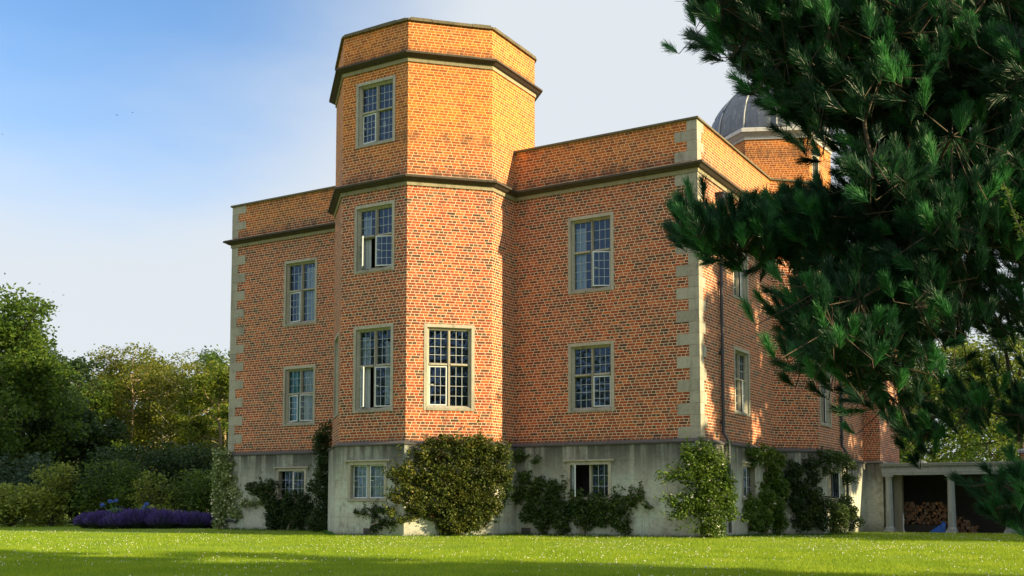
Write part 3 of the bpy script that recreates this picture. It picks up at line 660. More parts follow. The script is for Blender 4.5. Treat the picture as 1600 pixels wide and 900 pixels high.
def tree(name, label, cat, x, y, h, r, z0, n, mat, bark, seed, tr=.16, leaf=.17, group=None, nclump=60, sparse=1.0, lean=0.0, branches=16):
    rng = np.random.default_rng(seed); rd = random.Random(seed); gz0 = gz(x, y)
    root = empty(name, (x, y, gz0)); tag(root, label, cat, group)
    mb = MB(); pts = []; k = 9
    for i in range(k): f = i / (k - 1); pts.append((lean * f * f * h + rd.uniform(-.1, .1) * f * 2, rd.uniform(-.1, .1) * f * 2, -.1 + f * h * .93))
    mb.tube(pts, [tr * (1 - .85 * i / (k - 1)) for i in range(k)], 8)
    tips = []
    for b in range(branches):
        f = rd.uniform(max(.12, z0 / h * .9), .9); i = f * (k - 1); i0 = int(i); P = Vector(pts[i0]).lerp(Vector(pts[min(k - 1, i0 + 1)]), i - i0)
        a = rd.uniform(0, 6.283); zr = (f * h - z0) / max(.1, (h - z0)); rr = r * math.sqrt(max(.08, 1 - (2 * zr - .9) ** 2)) * rd.uniform(.6, 1.0)
        E_ = P + Vector((math.cos(a) * rr, math.sin(a) * rr, rr * rd.uniform(.25, .9)));  E_.z = min(E_.z, h * .98)
        mid = P.lerp(E_, .5) + Vector((rd.uniform(-.2, .2), rd.uniform(-.2, .2), -.12 * rr)); rb_ = tr * (1 - .8 * f) * .5 + .012
        mb.tube([P, mid, E_], [rb_, rb_ * .6, .012], 5, cap=False); tips += [tuple(E_), tuple(mid.lerp(E_, .5))]
        for q in range(3):
            S = mid.lerp(E_, rd.random() * .8); e2 = S + Vector((rd.uniform(-1, 1), rd.uniform(-1, 1), rd.uniform(-.2, 1))) * rr * .35; mb.tube([S, e2], [rb_ * .35, .008], 4, cap=False); tips.append(tuple(e2))
    mb.build('trunk', bark, root)
    cz, hz = (z0 + h) / 2, (h - z0) / 2
    d = rng.normal(size=(nclump, 3)); d /= np.linalg.norm(d, axis=1)[:, None]; d[:, 2] = d[:, 2]
    rad = rng.uniform(.35, 1.0, nclump) ** .5; K = d * rad[:, None] * [r, r, hz]; K[:, 2] += cz; K[:, 0] += lean * h * .4
    K = np.vstack([K, np.array(tips)]); cr = rng.uniform(.10, .26, len(K)) * r * .9
    wgt = cr ** 2; idx = rng.choice(len(K), n, p=wgt / wgt.sum())
    g_ = rng.normal(size=(n, 3)); g_ /= np.linalg.norm(g_, axis=1)[:, None]; g_ *= (rng.uniform(0, 1, n) ** .45)[:, None]
    C = K[idx] + g_ * cr[idx][:, None] * [1.25, 1.25, .8]
    stray = rng.random(n) < .06; C[stray] += rng.normal(size=(stray.sum(), 3)) * .3
    C = C[(C[:, 2] > .05)]
    V, F = leaves(C, leaf, rng); np_obj('crown', V, F, mat, root); return root
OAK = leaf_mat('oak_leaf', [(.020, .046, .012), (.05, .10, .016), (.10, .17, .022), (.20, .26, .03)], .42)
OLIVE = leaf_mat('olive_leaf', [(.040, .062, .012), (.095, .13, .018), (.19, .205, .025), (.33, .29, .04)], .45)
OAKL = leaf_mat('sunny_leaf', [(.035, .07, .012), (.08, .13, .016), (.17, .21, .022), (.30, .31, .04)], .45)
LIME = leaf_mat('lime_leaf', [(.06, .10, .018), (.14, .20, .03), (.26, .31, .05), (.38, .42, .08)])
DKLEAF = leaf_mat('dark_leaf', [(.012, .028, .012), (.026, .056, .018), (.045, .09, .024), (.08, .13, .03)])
BLUEL = leaf_mat('grey_green_leaf', [(.02, .045, .03), (.045, .085, .055), (.08, .13, .08), (.13, .18, .11)])
def at(u_, d_): return spot(u_, d_)
# left woodland: u, depth, top row in the photograph -> height
def hgt(v, d_): return .9 + (783.6 - v) / FPX * d_ 
TREES = [
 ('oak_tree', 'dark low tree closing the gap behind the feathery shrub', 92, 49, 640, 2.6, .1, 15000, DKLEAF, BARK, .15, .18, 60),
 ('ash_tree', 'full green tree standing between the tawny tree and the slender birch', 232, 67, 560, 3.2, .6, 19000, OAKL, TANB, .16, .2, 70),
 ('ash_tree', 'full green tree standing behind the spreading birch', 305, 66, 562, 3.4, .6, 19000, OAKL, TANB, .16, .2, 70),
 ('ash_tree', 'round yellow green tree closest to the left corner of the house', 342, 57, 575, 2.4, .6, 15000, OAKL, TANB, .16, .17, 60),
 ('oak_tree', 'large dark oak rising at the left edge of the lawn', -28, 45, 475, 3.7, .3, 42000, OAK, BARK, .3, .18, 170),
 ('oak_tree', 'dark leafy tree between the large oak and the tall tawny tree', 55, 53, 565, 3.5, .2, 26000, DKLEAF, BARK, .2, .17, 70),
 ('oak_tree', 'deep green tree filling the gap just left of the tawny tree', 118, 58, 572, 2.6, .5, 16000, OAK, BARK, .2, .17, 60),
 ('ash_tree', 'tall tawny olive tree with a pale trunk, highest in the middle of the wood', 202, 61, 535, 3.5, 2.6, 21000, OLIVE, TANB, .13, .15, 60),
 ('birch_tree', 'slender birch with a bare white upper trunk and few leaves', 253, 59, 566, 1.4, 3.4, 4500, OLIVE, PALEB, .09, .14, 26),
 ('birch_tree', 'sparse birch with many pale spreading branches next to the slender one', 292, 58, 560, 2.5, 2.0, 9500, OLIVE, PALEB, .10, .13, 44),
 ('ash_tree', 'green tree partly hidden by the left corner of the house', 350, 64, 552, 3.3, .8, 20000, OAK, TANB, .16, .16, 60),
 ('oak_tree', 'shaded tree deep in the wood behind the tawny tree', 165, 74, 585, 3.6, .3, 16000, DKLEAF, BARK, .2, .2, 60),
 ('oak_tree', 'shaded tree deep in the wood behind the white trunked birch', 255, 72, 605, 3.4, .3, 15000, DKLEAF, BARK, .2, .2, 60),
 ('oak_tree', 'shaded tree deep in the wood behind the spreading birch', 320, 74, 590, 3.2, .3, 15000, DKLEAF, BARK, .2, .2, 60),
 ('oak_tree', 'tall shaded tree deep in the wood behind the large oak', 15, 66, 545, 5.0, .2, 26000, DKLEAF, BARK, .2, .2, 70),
]
for k, (nm, lab, u_, d_, v_, r_, z0_, n_, mt, bk, tr_, lf, nc) in enumerate(TREES):
    x, y = at(u_, d_); tree(nm, lab, nm.split('_')[0] + ' tree', x, y, hgt(v_, d_) * 1.07, r_, z0_, n_, mt, bk, 100 + k, tr_, lf, 'trees of the wood left of the house', nc, branches=26 if mt is OLIVE else 14)
SHR = [
 ('hazel_shrub', 'pale yellow green shrub low at the left edge of the lawn', 18, 38.5, 758, 1.5, 6000, LIME, .12),
 ('hazel_shrub', 'taller pale green shrub with feathery top beside the low one', 82, 39.5, 726, .95, 4200, LIME, .11),
 ('laurel_shrub', 'grey green shrub behind the pale shrubs at the left edge', 22, 42, 712, 1.7, 6500, BLUEL, .13),
 ('laurel_shrub', 'dark shrub between the feathery shrub and the lavender', 122, 41, 742, 1.2, 4200, DKLEAF, .12),
 ('rose_shrub', 'dark olive shrub behind the left half of the lavender', 165, 40, 722, 1.5, 6500, OAK, .11),
 ('rose_shrub', 'small bright green shrub in the middle of the wood edge', 236, 39, 735, .7, 1500, LIME, .10),
 ('laurel_shrub', 'dark shrub behind the middle of the lavender', 210, 42.5, 700, 2.0, 9500, DKLEAF, .13),
 ('rose_shrub', 'leafy shrub with large light leaves just above the lavender', 243, 37.6, 790, .62, 1100, LIME, .11),
 ('rose_shrub', 'green shrub close to the left corner of the house', 305, 40, 735, 1.5, 6500, OAK, .11),
 ('laurel_shrub', 'dark shrub deepest in the corner between wood and house', 285, 43, 695, 2.1, 10000, DKLEAF, .13),
]
def shrub(nm, lab, x, y, h, r, n, mt, lf, seed):
    rng = np.random.default_rng(seed); rd = random.Random(seed); root = empty(nm, (x, y, gz(x, y))); tag(root, lab, 'shrub', 'shrubs at the wood edge')
    mb = MB(); K = []
    for b in range(18):
        a = rd.uniform(0, 6.28); e = Vector((math.cos(a) * r * rd.uniform(.2, .9), math.sin(a) * r * rd.uniform(.2, .9), h * rd.uniform(.45, .97))); m_ = e * .5 + Vector((rd.uniform(-.1, .1), 0, .1))
        mb.tube([(0, 0, -.05), m_, e], [.03, .018, .006], 5, cap=False); K += [tuple(e), tuple(m_), tuple(m_.lerp(e, .5))]
    mb.build('stems', BARK, root)
    d = rng.normal(size=(30, 3)); d /= np.linalg.norm(d, axis=1)[:, None]; d *= [r, r, h * .5]; d[:, 2] += h * .48; K = np.vstack([np.array(K), d])
    idx = rng.integers(0, len(K), n); C = K[idx] + rng.normal(size=(n, 3)) * r * .14; C = C[(C[:, 2] > .02) & (C[:, 2] < h * 1.05)]
    V, F = leaves(C, lf, rng); np_obj('foliage', V, F, mt, root)
for k, (nm, lab, u_, d_, v_, r_, n_, mt, lf) in enumerate(SHR): x, y = at(u_, d_); shrub(nm, lab, x, y, hgt(v_, d_), r_, n_, mt, lf, 300 + k)
# trees behind the loggia, seen through the pine
for k, (u_, d_, v_, r_, mt, lab) in enumerate([(1425, 58, 560, 3.6, OAK, 'green tree behind the wing of the house, beyond the loggia'), (1505, 62, 490, 4.8, LIME, 'sunlit yellow green tree beyond the loggia, seen under the pine'), (1600, 60, 470, 4.8, OAK, 'leafy tree beyond the right end of the loggia'), (1460, 75, 600, 4.6, DKLEAF, 'far dark tree behind the sunlit one'), (1560, 78, 580, 5.0, DKLEAF, 'far dark tree at the right edge behind the loggia')]):
    x, y = at(u_, d_); tree('ash_tree', lab, 'ash tree', x, y, hgt(v_, d_), r_, .5, 15000, mt, BARK, 400 + k, .2, .2, 'trees beyond the loggia')
# trees outside the frame on the right and behind: they throw the shade on the lawn and on the side wall, and show in the panes
OFF = [(20, 6.4, 15.5, 3.6, 3.0, 30000, .34), (24, -11.5, 11.5, 3.2, 3.5, 12000, .34), (23, 6.2, 7.0, 3.2, .4, 7000, .32), (22, 11.2, 16.0, 3.9, .8, 26000, .34), (24, 16.0, 16.5, 3.6, .8, 16000, .34), (22, 21.5, 16.5, 3.8, 2.5, 16000, .34), (28, 7.5, 11, 2.4, 2, 7000, .32),
       (20, -13.8, 8.8, 3.3, 1.5, 12000, .32), (33, -12.5, 9.5, 3.2, 1.5, 6000, .32), (19, -20.5, 7.5, 3.0, 1.2, 7000, .32), (27, -24, 12, 5, 1.5, 8000, .32),
       (-24, -42, 11, 5, .5, 12000, .32), (-33, -36, 12, 5, .5, 12000, .32), (-16, -48, 12, 5, .5, 12000, .32), (-42, -26, 12, 5, .5, 10000, .32), (-7, -52, 11, 5, .5, 10000, .32), (2, -55, 13, 5, .5, 9000, .32)]
for k, (x, y, h, r, z0, n, lf_) in enumerate(OFF):
    tree('oak_tree', 'broad oak standing around the open lawn, outside the view', 'oak tree', x, y, h, r, z0, n, OAK, BARK, 500 + k, .25, lf_, 'oaks around the lawn')

# ---- wall climbers
def climber(name, label, plane, blobs, thick, leaf, mat, seed, stems=(), flowers=0, dens=1.0, fmat=None, gap=-.66):
    rng = np.random.default_rng(seed); nrm = np.array(plane[0], float); root_p = None
    P = [(hit(u_, v_, *plane), r_ * 1.15) for u_, v_, r_ in blobs]
    if callable(plane): pass
    allC = []
    for (c, rp) in P:
        dep = float((c - CAM) @ ray(800, PCY) / (ray(800, PCY) @ ray(800, PCY))); rm = rp / FPX * dep
        n = int(max(40, dens * math.pi * rm * rm * 2600 * (.06 / leaf) ** 2))
        tdir = np.array([-nrm[1], nrm[0], 0.]); a = rng.uniform(0, 6.283, n); q = rng.uniform(0, 1, n) ** .55 * (1 + .26 * np.sin(a * 3 + rng.uniform(0, 6)) + .18 * np.sin(a * 7 + rng.uniform(0, 6)))
        loc = c + np.outer(q * np.cos(a) * rm / abs(tdir @ np.array([.86, .51, 0]) if 0 else 1), tdir) + np.outer(q * np.sin(a) * rm, [0, 0, 1.])
        out = rng.uniform(.01, 1, n) ** 1.2 * thick * np.sqrt(np.clip(1.15 - q ** 2, .06, 1)); loc = loc + np.outer(out, nrm if name_out(nrm, plane) else -nrm)
        loc += rng.normal(size=(n, 3)) * .02; allC.append(loc)
    for q_ in range(int(len(P) * 2.2)):
        c, rp = P[rng.integers(0, len(P))]; rm = rp / FPX * 28; a = rng.uniform(-.4, 3.54); L_ = rng.uniform(.8, 1.9) * rm + .12; k = int(L_ / .02) + 4
        t_ = rng.uniform(.3, 1, k)[:, None] * L_; bend = (t_ ** 2) * rng.uniform(-.5, .5)
        tdir = np.array([-nrm[1], nrm[0], 0.]); loc = c + t_ * (math.cos(a) * tdir + math.sin(a) * np.array([0, 0, 1.])) + bend * np.array([0, 0, 1.]) + rng.normal(size=(k, 3)) * .03
        allC.append(loc + np.outer(rng.uniform(.02, thick * .6, k), nrm if name_out(nrm, plane) else -nrm))
    C = np.vstack(allC)
    keep = np.sin(C[:, 0] * 9.1 + C[:, 2] * 5.3 + 1.3 * np.sin(C[:, 2] * 11 + C[:, 1] * 7)) * np.sin(C[:, 2] * 8.3 - C[:, 0] * 4.1 + C[:, 1] * 6) > gap + rng.uniform(-.25, .25, len(C))
    keep |= rng.random(len(C)) < .12
    C = C[keep & (C[:, 2] > gz(0, C[0, 1]) + .01)]
    o0 = C.mean(0); root = empty(name, (float(o0[0]), float(o0[1]), gz(0, float(o0[1])))); tag(root, label, 'climber', 'plants trained on the plinth')
    org = np.array(root.location); V, F = leaves(C - org, leaf, rng, .3, .7); np_obj('foliage', V, F, mat, root)
    if stems:
        mb = MB()
        for pts, rr in stems:
            q = [Vector(hit(a, b, *plane) + (nrm if name_out(nrm, plane) else -nrm) * .05 - org) for a, b in pts]; mb.tube(q, [rr * (1 - .6 * i / max(1, len(q) - 1)) for i in range(len(q))], 6)
        mb.build('stem', TANB, root)
    if flowers:
        idx = rng.choice(len(C), flowers, False); Cf = C[idx] - org + np.outer(np.full(flowers, .04), nrm if name_out(nrm, plane) else -nrm); Fs = []
        V2, F2 = leaves(np.repeat(Cf, 3, 0) + rng.normal(size=(flowers * 3, 3)) * .012, .06, rng, .2, .9); np_obj('blossom', V2, F2, fmat, root)
    return root
def name_out(nrm, plane): return nrm @ CAM - plane[1] > 0
PA = ((0, -1, 0), .10); PT = ((0, -1, 0), 2.913); PD = ((.7071, -.7071, 0), (-6.959 + 2.813) * .7071 + .10); PB = ((1, 0, 0), .10); PBD = ((.7071, -.7071, 0), -BY0 * .7071 + .1); PBB = ((1, 0, 0), BX + .1)
C_VAR = leaf_mat('variegated_leaf', [(.05, .10, .02), (.13, .20, .05), (.35, .42, .18), (.62, .66, .42)], .2)
C_DK = leaf_mat('yew_dark_climber', [(.010, .026, .012), (.025, .055, .016), (.05, .09, .02), (.11, .13, .03)], .25)
C_RED = leaf_mat('bronze_green_leaf', [(.09, .028, .012), (.025, .045, .011), (.05, .075, .013), (.085, .11, .016), (.16, .16, .022), (.19, .08, .025)], .25)
C_MID = leaf_mat('espalier_leaf', [(.02, .045, .016), (.045, .085, .022), (.08, .13, .03), (.14, .18, .05)], .25)
C_BRT = leaf_mat('bright_climber_leaf', [(.025, .06, .010), (.055, .115, .015), (.11, .18, .022), (.20, .26, .045)], .25)
WFL = simple('white_petal', (.78, .75, .70), .6, .05); PFL = simple('cream_petal', (.72, .68, .50), .6, .08)
climber('jasmine_climber', 'cream flowered climber wrapped round the left corner of the house', PA, [(352, 722, 15), (350, 742, 20), (352, 765, 21), (352, 787, 20), (350, 802, 16), (343, 818, 8), (370, 770, 9), (372, 800, 9), (385, 787, 6), (398, 786, 6), (410, 786, 5), (345, 712, 8)], .28, .065, C_VAR, 1, [([(344, 830), (346, 800), (350, 740)], .03)], 260, 1.3, PFL)
climber('espalier_pear', 'dark espaliered shrub below the leftmost plinth window', PA, [(395, 762, 8), (412, 765, 9), (428, 758, 9), (420, 775, 10), (430, 790, 14), (455, 785, 14), (480, 785, 14), (440, 808, 20), (470, 808, 20), (430, 815, 14), (490, 760, 8), (495, 810, 14), (405, 768, 6)], .26, .07, C_DK, 2, [([(450, 832), (455, 818), (458, 800), (452, 785)], .035), ([(462, 832), (461, 820)], .02), ([(452, 785), (425, 770), (398, 762)], .015)], 0, 1.5)
climber('pyracantha_climber', 'tall narrow dark climber in the corner left of the tower', ((0, -1, 0), .5), [(512, 680, 9), (510, 700, 13), (516, 720, 15), (514, 742, 17), (516, 765, 19), (520, 788, 22), (525, 812, 22), (505, 815, 18), (545, 810, 14), (516, 668, 7), (508, 688, 10), (540, 825, 12)], .5, .06, C_DK, 3, [([(520, 832), (518, 760), (512, 680)], .04)], 0, 1.5)
climber('rambling_rose', 'trailing rose with thin bare stems below the tower window', PT, [(572, 800, 5), (585, 798, 6), (598, 796, 6), (590, 808, 5), (600, 815, 6), (612, 820, 8), (595, 822, 6), (585, 826, 5), (560, 800, 5), (612, 800, 6)], .16, .055, C_DK, 4, [([(583, 832), (584, 820), (600, 816), (625, 812)], .025), ([(560, 800), (580, 803), (596, 815)], .015)], 0, 1.2)
climber('virginia_creeper', 'large bronze and green creeper covering the lit foot of the tower', PD, [(610, 738, 9), (616, 772, 10), (775, 740, 12), (660, 706, 11), (690, 706, 19), (725, 704, 20), (757, 704, 18), (785, 706, 12), (634, 738, 15), (675, 745, 28), (715, 745, 30), (752, 745, 24), (628, 765, 14), (650, 780, 24), (690, 785, 28), (730, 785, 28), (765, 775, 20), (700, 812, 22), (735, 810, 20), (655, 796, 10), (790, 742, 9), (610, 800, 6), (625, 812, 6), (640, 808, 6), (672, 690, 5), (708, 684, 5), (748, 686, 5), (620, 742, 10), (690, 690, 8), (735, 690, 8), (712, 820, 14), (765, 795, 14)], .42, .062, C_RED, 5, [([(715, 834), (712, 800), (700, 740)], .04), ([(640, 806), (672, 800), (700, 790)], .015)], 0, 1.6, None, -.34)
climber('virginia_creeper', 'green end of the creeper turning into the shaded angle right of the tower', ((1, 0, 0), -5.25), [(778, 705, 9), (780, 730, 9), (782, 755, 9), (784, 780, 8), (786, 715, 7), (788, 765, 7), (776, 700, 6)], .30, .06, C_DK, 51, (), 0, 1.5)
climber('espalier_pear', 'green espalier spreading under the window right of the tower', PA, [(815, 712, 8), (822, 745, 9), (812, 772, 12), (830, 770, 12), (845, 758, 11), (868, 768, 14), (840, 792, 16), (870, 795, 20), (905, 790, 20), (940, 792, 20), (968, 790, 16), (990, 782, 9), (1003, 775, 6), (880, 815, 16), (915, 812, 14), (850, 815, 14), (970, 812, 12), (978, 826, 8), (1012, 790, 4), (825, 805, 10), (945, 812, 10), (838, 720, 4)], .30, .07, C_MID, 6, [([(914, 838), (913, 822), (910, 800)], .035), ([(910, 800), (960, 788), (1005, 775)], .018), ([(910, 800), (850, 785), (815, 770)], .018)], 0, 1.6)
climber('corner_magnolia', 'broad bright climber covering the main corner of the plinth', ((.7071, -.7071, 0), .14), [(1098, 705, 16), (1085, 725, 20), (1115, 722, 18), (1070, 712, 10), (1100, 750, 26), (1070, 745, 12), (1052, 745, 8), (1038, 744, 5), (1128, 750, 16), (1105, 780, 26), (1080, 785, 18), (1062, 785, 12), (1045, 783, 8), (1132, 778, 16), (1060, 800, 10), (1045, 806, 5), (1108, 808, 24), (1112, 828, 18), (1135, 800, 12), (1058, 735, 6)], .40, .065, C_BRT, 7, [([(1112, 842), (1108, 800), (1100, 730)], .045), ([(1100, 795), (1060, 800), (1036, 811)], .015), ([(1100, 752), (1060, 746), (1030, 744)], .015)], 40, 1.35, WFL)
climber('wisteria_climber', 'bright leafy climber over the plinth window of the side wall', PB, [(1190, 712, 14), (1172, 715, 12), (1208, 720, 14), (1200, 742, 18), (1212, 765, 18), (1190, 780, 18), (1168, 790, 14), (1205, 795, 20), (1185, 812, 18), (1210, 815, 16), (1160, 805, 8), (1165, 705, 7), (1172, 820, 10)], .40, .065, C_BRT, 8, [([(1196, 838), (1198, 780), (1195, 715)], .04)], 30, 1.9, WFL)
climber('wisteria_climber', 'dark leafy climber hanging round the bay in the shade', PBD, [(1240, 735, 12), (1245, 760, 14), (1240, 785, 14), (1250, 808, 14), (1262, 725, 11), (1268, 745, 11), (1268, 775, 14), (1270, 800, 16), (1255, 820, 10), (1285, 715, 11), (1290, 790, 12), (1228, 750, 8), (1280, 815, 12)], .40, .065, C_DK, 9, (), 0, 1.5)
climber('wisteria_climber', 'green climber hiding the foot of the bay next to the second downpipe', PBB, [(1295, 715, 10), (1308, 718, 10), (1316, 728, 8), (1318, 750, 7), (1300, 800, 14), (1315, 800, 13), (1325, 815, 11), (1300, 818, 14), (1286, 735, 7), (1310, 782, 8)], .5, .065, C_MID, 10, (), 0, 2.2)

# ---- lavender and agapanthus at the foot of the wood
LAVF = leaf_mat('lavender_flower', [(.045, .030, .12), (.08, .050, .21), (.13, .085, .31), (.22, .17, .38)], .15); LAVG = leaf_mat('lavender_foliage', [(.03, .06, .035), (.06, .10, .05), (.10, .14, .08)], .2)
def spikes(x0, n, r, h, rng, width=.018, lo=.35, flower=True):
    a = rng.uniform(0, 6.283, n); q = np.sqrt(rng.uniform(0, 1, n)); b = np.stack([np.cos(a) * q * r * .35, np.sin(a) * q * r * .35, np.zeros(n)], 1)
    hh = h * (1 - .5 * q ** 2) * rng.uniform(.62, 1.22, n); tp = np.stack([np.cos(a) * q * r, np.sin(a) * q * r, hh], 1)
    s = b + (tp - b) * (lo if flower else 0); e = tp if flower else b + (tp - b) * .75
    w_ = rng.normal(size=(n, 3)) * [1, 1, 0]; w_ /= np.linalg.norm(w_, axis=1)[:, None]; w_ *= width
    V = np.empty((n, 4, 3)); V[:, 0] = s - w_ * .5; V[:, 1] = s + w_ * .5; V[:, 2] = e + w_ * .3; V[:, 3] = e - w_ * .3
    return V.reshape(-1, 3), np.arange(n * 4).reshape(n, 4)
lv = [(140, 36.3, .55, .50), (160, 35.6, .62, .55), (186, 36.1, .62, .62), (178, 35.3, .5, .44), (208, 35.7, .66, .60), (232, 36.0, .66, .62), (256, 35.6, .62, .58), (280, 36.0, .62, .54), (304, 35.9, .6, .52), (326, 36.3, .55, .48)]
for k, (u_, d_, r_, h_) in enumerate(lv):
    rng = np.random.default_rng(700 + k); x, y = at(u_, d_); root = empty('lavender_bush', (x, y, gz(x, y))); tag(root, 'rounded lavender bush in purple bloom in the bed at the left of the house', 'lavender', 'lavender bushes in a row')
    V, F = spikes(0, 1500, r_, h_, rng, .022, .66); np_obj('flowers', V, F, LAVF, root)
    V, F = spikes(0, 2200, r_ * .95, h_ * 1.12, rng, .02, 0, False); np_obj('foliage', V, F, LAVG, root)
AGB = simple('agapanthus_blue', (.07, .16, .55), .6, .2); GRN = simple('strap_leaf', (.09, .22, .04), .6, .25)
for k, (u_, d_, heads, lab) in enumerate([(182, 36.0, [(172, 784), (181, 783), (160, 790)], 'blue agapanthus with long green leaves rising from the lavender'), (226, 36.6, [(229, 788), (226, 793)], 'blue agapanthus half hidden behind the lavender')]):
    x, y = at(u_, d_); root = empty('agapanthus', (x, y, 0)); tag(root, lab, 'agapanthus'); rd = random.Random(k); mb = MB()
    for q in range(60):
        a = rd.uniform(0, 6.28); l_ = rd.uniform(.2, .36); mb.tube([(0, 0, .35), (math.cos(a) * l_ * .5, math.sin(a) * l_ * .5, .55 + rd.random() * .15), (math.cos(a) * l_, math.sin(a) * l_, .45 + rd.random() * .2)], [.012, .012, .003], 4)
    mb.build('leaves', GRN, root)
    for (hu, hv) in heads:
        p = spot3(hu, hv, d_) - np.array([x, y, 0]); mb = MB(); mb.tube([(0, 0, .4), tuple(p)], .01, 5); mb.build('stem', GRN, root); hb = MB()
        for q in range(26):
            dd = Vector((rd.uniform(-1, 1), rd.uniform(-1, 1), rd.uniform(-.5, 1))).normalized() * .085; hb.tube([tuple(p), tuple(Vector(p) + dd)], [.004, .016], 5)
        hb.build('flower_head', AGB, root)

# ------------------------------------------------------------------ grass blades and clover on the lawn
rng = np.random.default_rng(11)
def lawn_pts(n, d0, d1, rng, pw=1.0):
    d = d0 + (d1 - d0) * rng.uniform(0, 1, n) ** pw; u_ = rng.uniform(-30, 1630, n)
    yw = R(YAW); f = np.array([math.sin(yw), math.cos(yw)]); r = np.array([math.cos(yw), -math.sin(yw)])
    P = CAM[:2] + np.outer(d, f) + np.outer(d * (u_ - 800) / FPX, r); return P
P = np.vstack([lawn_pts(300000, 11.5, 20, rng), lawn_pts(190000, 20, 30, rng), lawn_pts(90000, 30, 43, rng)])
x, y = P[:, 0], P[:, 1]
inside = ((x > XL - .1) & (x < .1) & (y > -.1)) | ((x > -10.9) & (x < -5.25) & (y > -1.25)) | ((x > -9.2 - .1) & (x < -6.9) & (y > -2.93)) | ((x < -5.2) & (x > -6.96) & (y > x * 1 + 4.146 - .14 + -0)) & (x > -6.96) & (y > -2.9) | ((x < -9.15) & (x > -10.8) & (y > -x - 11.965 - .14)) | ((x > -.1) & (x < 1.15) & (y > 6) & (y < 11)) | ((y > 17.4) & (x < .75)) | (y > 17.2)
P = P[~inside]; n = len(P); dist = np.linalg.norm(P - CAM[:2], axis=1)
patch = .5 + .5 * np.sin(P[:, 0] * .9 + 1.5 * np.sin(P[:, 1] * .7)) * np.sin(P[:, 1] * 1.3 + P[:, 0] * .35)
hh = rng.uniform(.018, .055, n) * (.75 + .5 * patch); wd = .0045 + dist * .00022
a = rng.uniform(0, 6.283, n); lean = rng.uniform(0, .9, n) * hh; b = rng.uniform(0, 6.283, n)
z0 = np.where(P[:, 1] > 0, -.015 * np.minimum(P[:, 1], 30), 0) - .012
B0 = np.column_stack([P, z0]); wv = np.column_stack([np.cos(a), np.sin(a), np.zeros(n)]) * (wd * .5)[:, None]; tip = B0 + np.column_stack([np.cos(b) * lean, np.sin(b) * lean, hh + .012])
V = np.stack([B0 - wv, B0 + wv, tip], 1).reshape(-1, 3); F = np.arange(3 * n).reshape(n, 3)
GR = leaf_mat('grass_blade', [(.07, .17, .012), (.17, .29, .014), (.29, .40, .020), (.48, .51, .07)], .4, .6)
tag(np_obj('lawn_grass', V, F, GR), 'short mown grass of the lawn', 'grass', None, 'stuff')
P = np.vstack([lawn_pts(1300, 12, 22, rng), lawn_pts(3600, 20, 42, rng)]); x, y = P[:, 0], P[:, 1]
P = P[~(((x > XL - .1) & (x < .1) & (y > -.1)) | ((x > -10.9) & (x < -5.2) & (y > -2.95)) | ((x < 1.2) & (y > 6)) | (y > 17))]
P = P[(np.sin(P[:, 0] * .8) * np.sin(P[:, 1] * .6 + P[:, 0] * .3) + rng.uniform(-.6, .6, len(P))) > -.2]
n = len(P); z0 = np.where(P[:, 1] > 0, -.015 * P[:, 1], 0) + rng.uniform(.03, .055, n); c = np.column_stack([P, z0]); s = rng.uniform(.007, .0125, n)
o8 = np.array([(1, 0, 0), (0, 1, 0), (-1, 0, 0), (0, -1, 0), (0, 0, 1), (0, 0, -1)], float); V = (c[:, None] + o8[None] * s[:, None, None]).reshape(-1, 3)
f8 = np.array([(0, 1, 4), (1, 2, 4), (2, 3, 4), (3, 0, 4), (1, 0, 5), (2, 1, 5), (3, 2, 5), (0, 3, 5)]); F = (f8[None] + (np.arange(n) * 6)[:, None, None]).reshape(-1, 3)
tag(np_obj('clover_flowers', V, F, simple('clover_white', (.72, .70, .62), .8, .08)), 'tiny white clover heads scattered in the grass', 'clover', None, 'stuff')
# longer grass against the plinth
rng = np.random.default_rng(12); pts = []
for i in range(1, 12):
    A, B = plo[i], plo[i + 1]; ln = (B - A).length; t = (B - A) / ln; nn = Vector((t.y, -t.x)); m_ = int(ln * 320); q = rng.uniform(0, ln, m_); o = rng.uniform(.0, .16, m_)
    pts.append(np.column_stack([A.x + t.x * q + nn.x * o, A.y + t.y * q + nn.y * o]))
P = np.vstack(pts); n = len(P); hh = rng.uniform(.03, .13, n); a = rng.uniform(0, 6.283, n); b = rng.uniform(0, 6.283, n); z0 = np.where(P[:, 1] > 0, -.015 * P[:, 1], 0) - .01
B0 = np.column_stack([P, z0]); wv = np.column_stack([np.cos(a), np.sin(a), np.zeros(n)]) * .006; tip = B0 + np.column_stack([np.cos(b) * hh * .4, np.sin(b) * hh * .4, hh])
tag(np_obj('edge_grass', np.stack([B0 - wv, B0 + wv, tip], 1).reshape(-1, 3), np.arange(3 * n).reshape(n, 3), leaf_mat('edge_grass_blade', [(.03, .10, .012), (.06, .16, .02), (.10, .2, .03)], .3)), 'uncut longer grass along the foot of the house', 'grass', None, 'stuff')

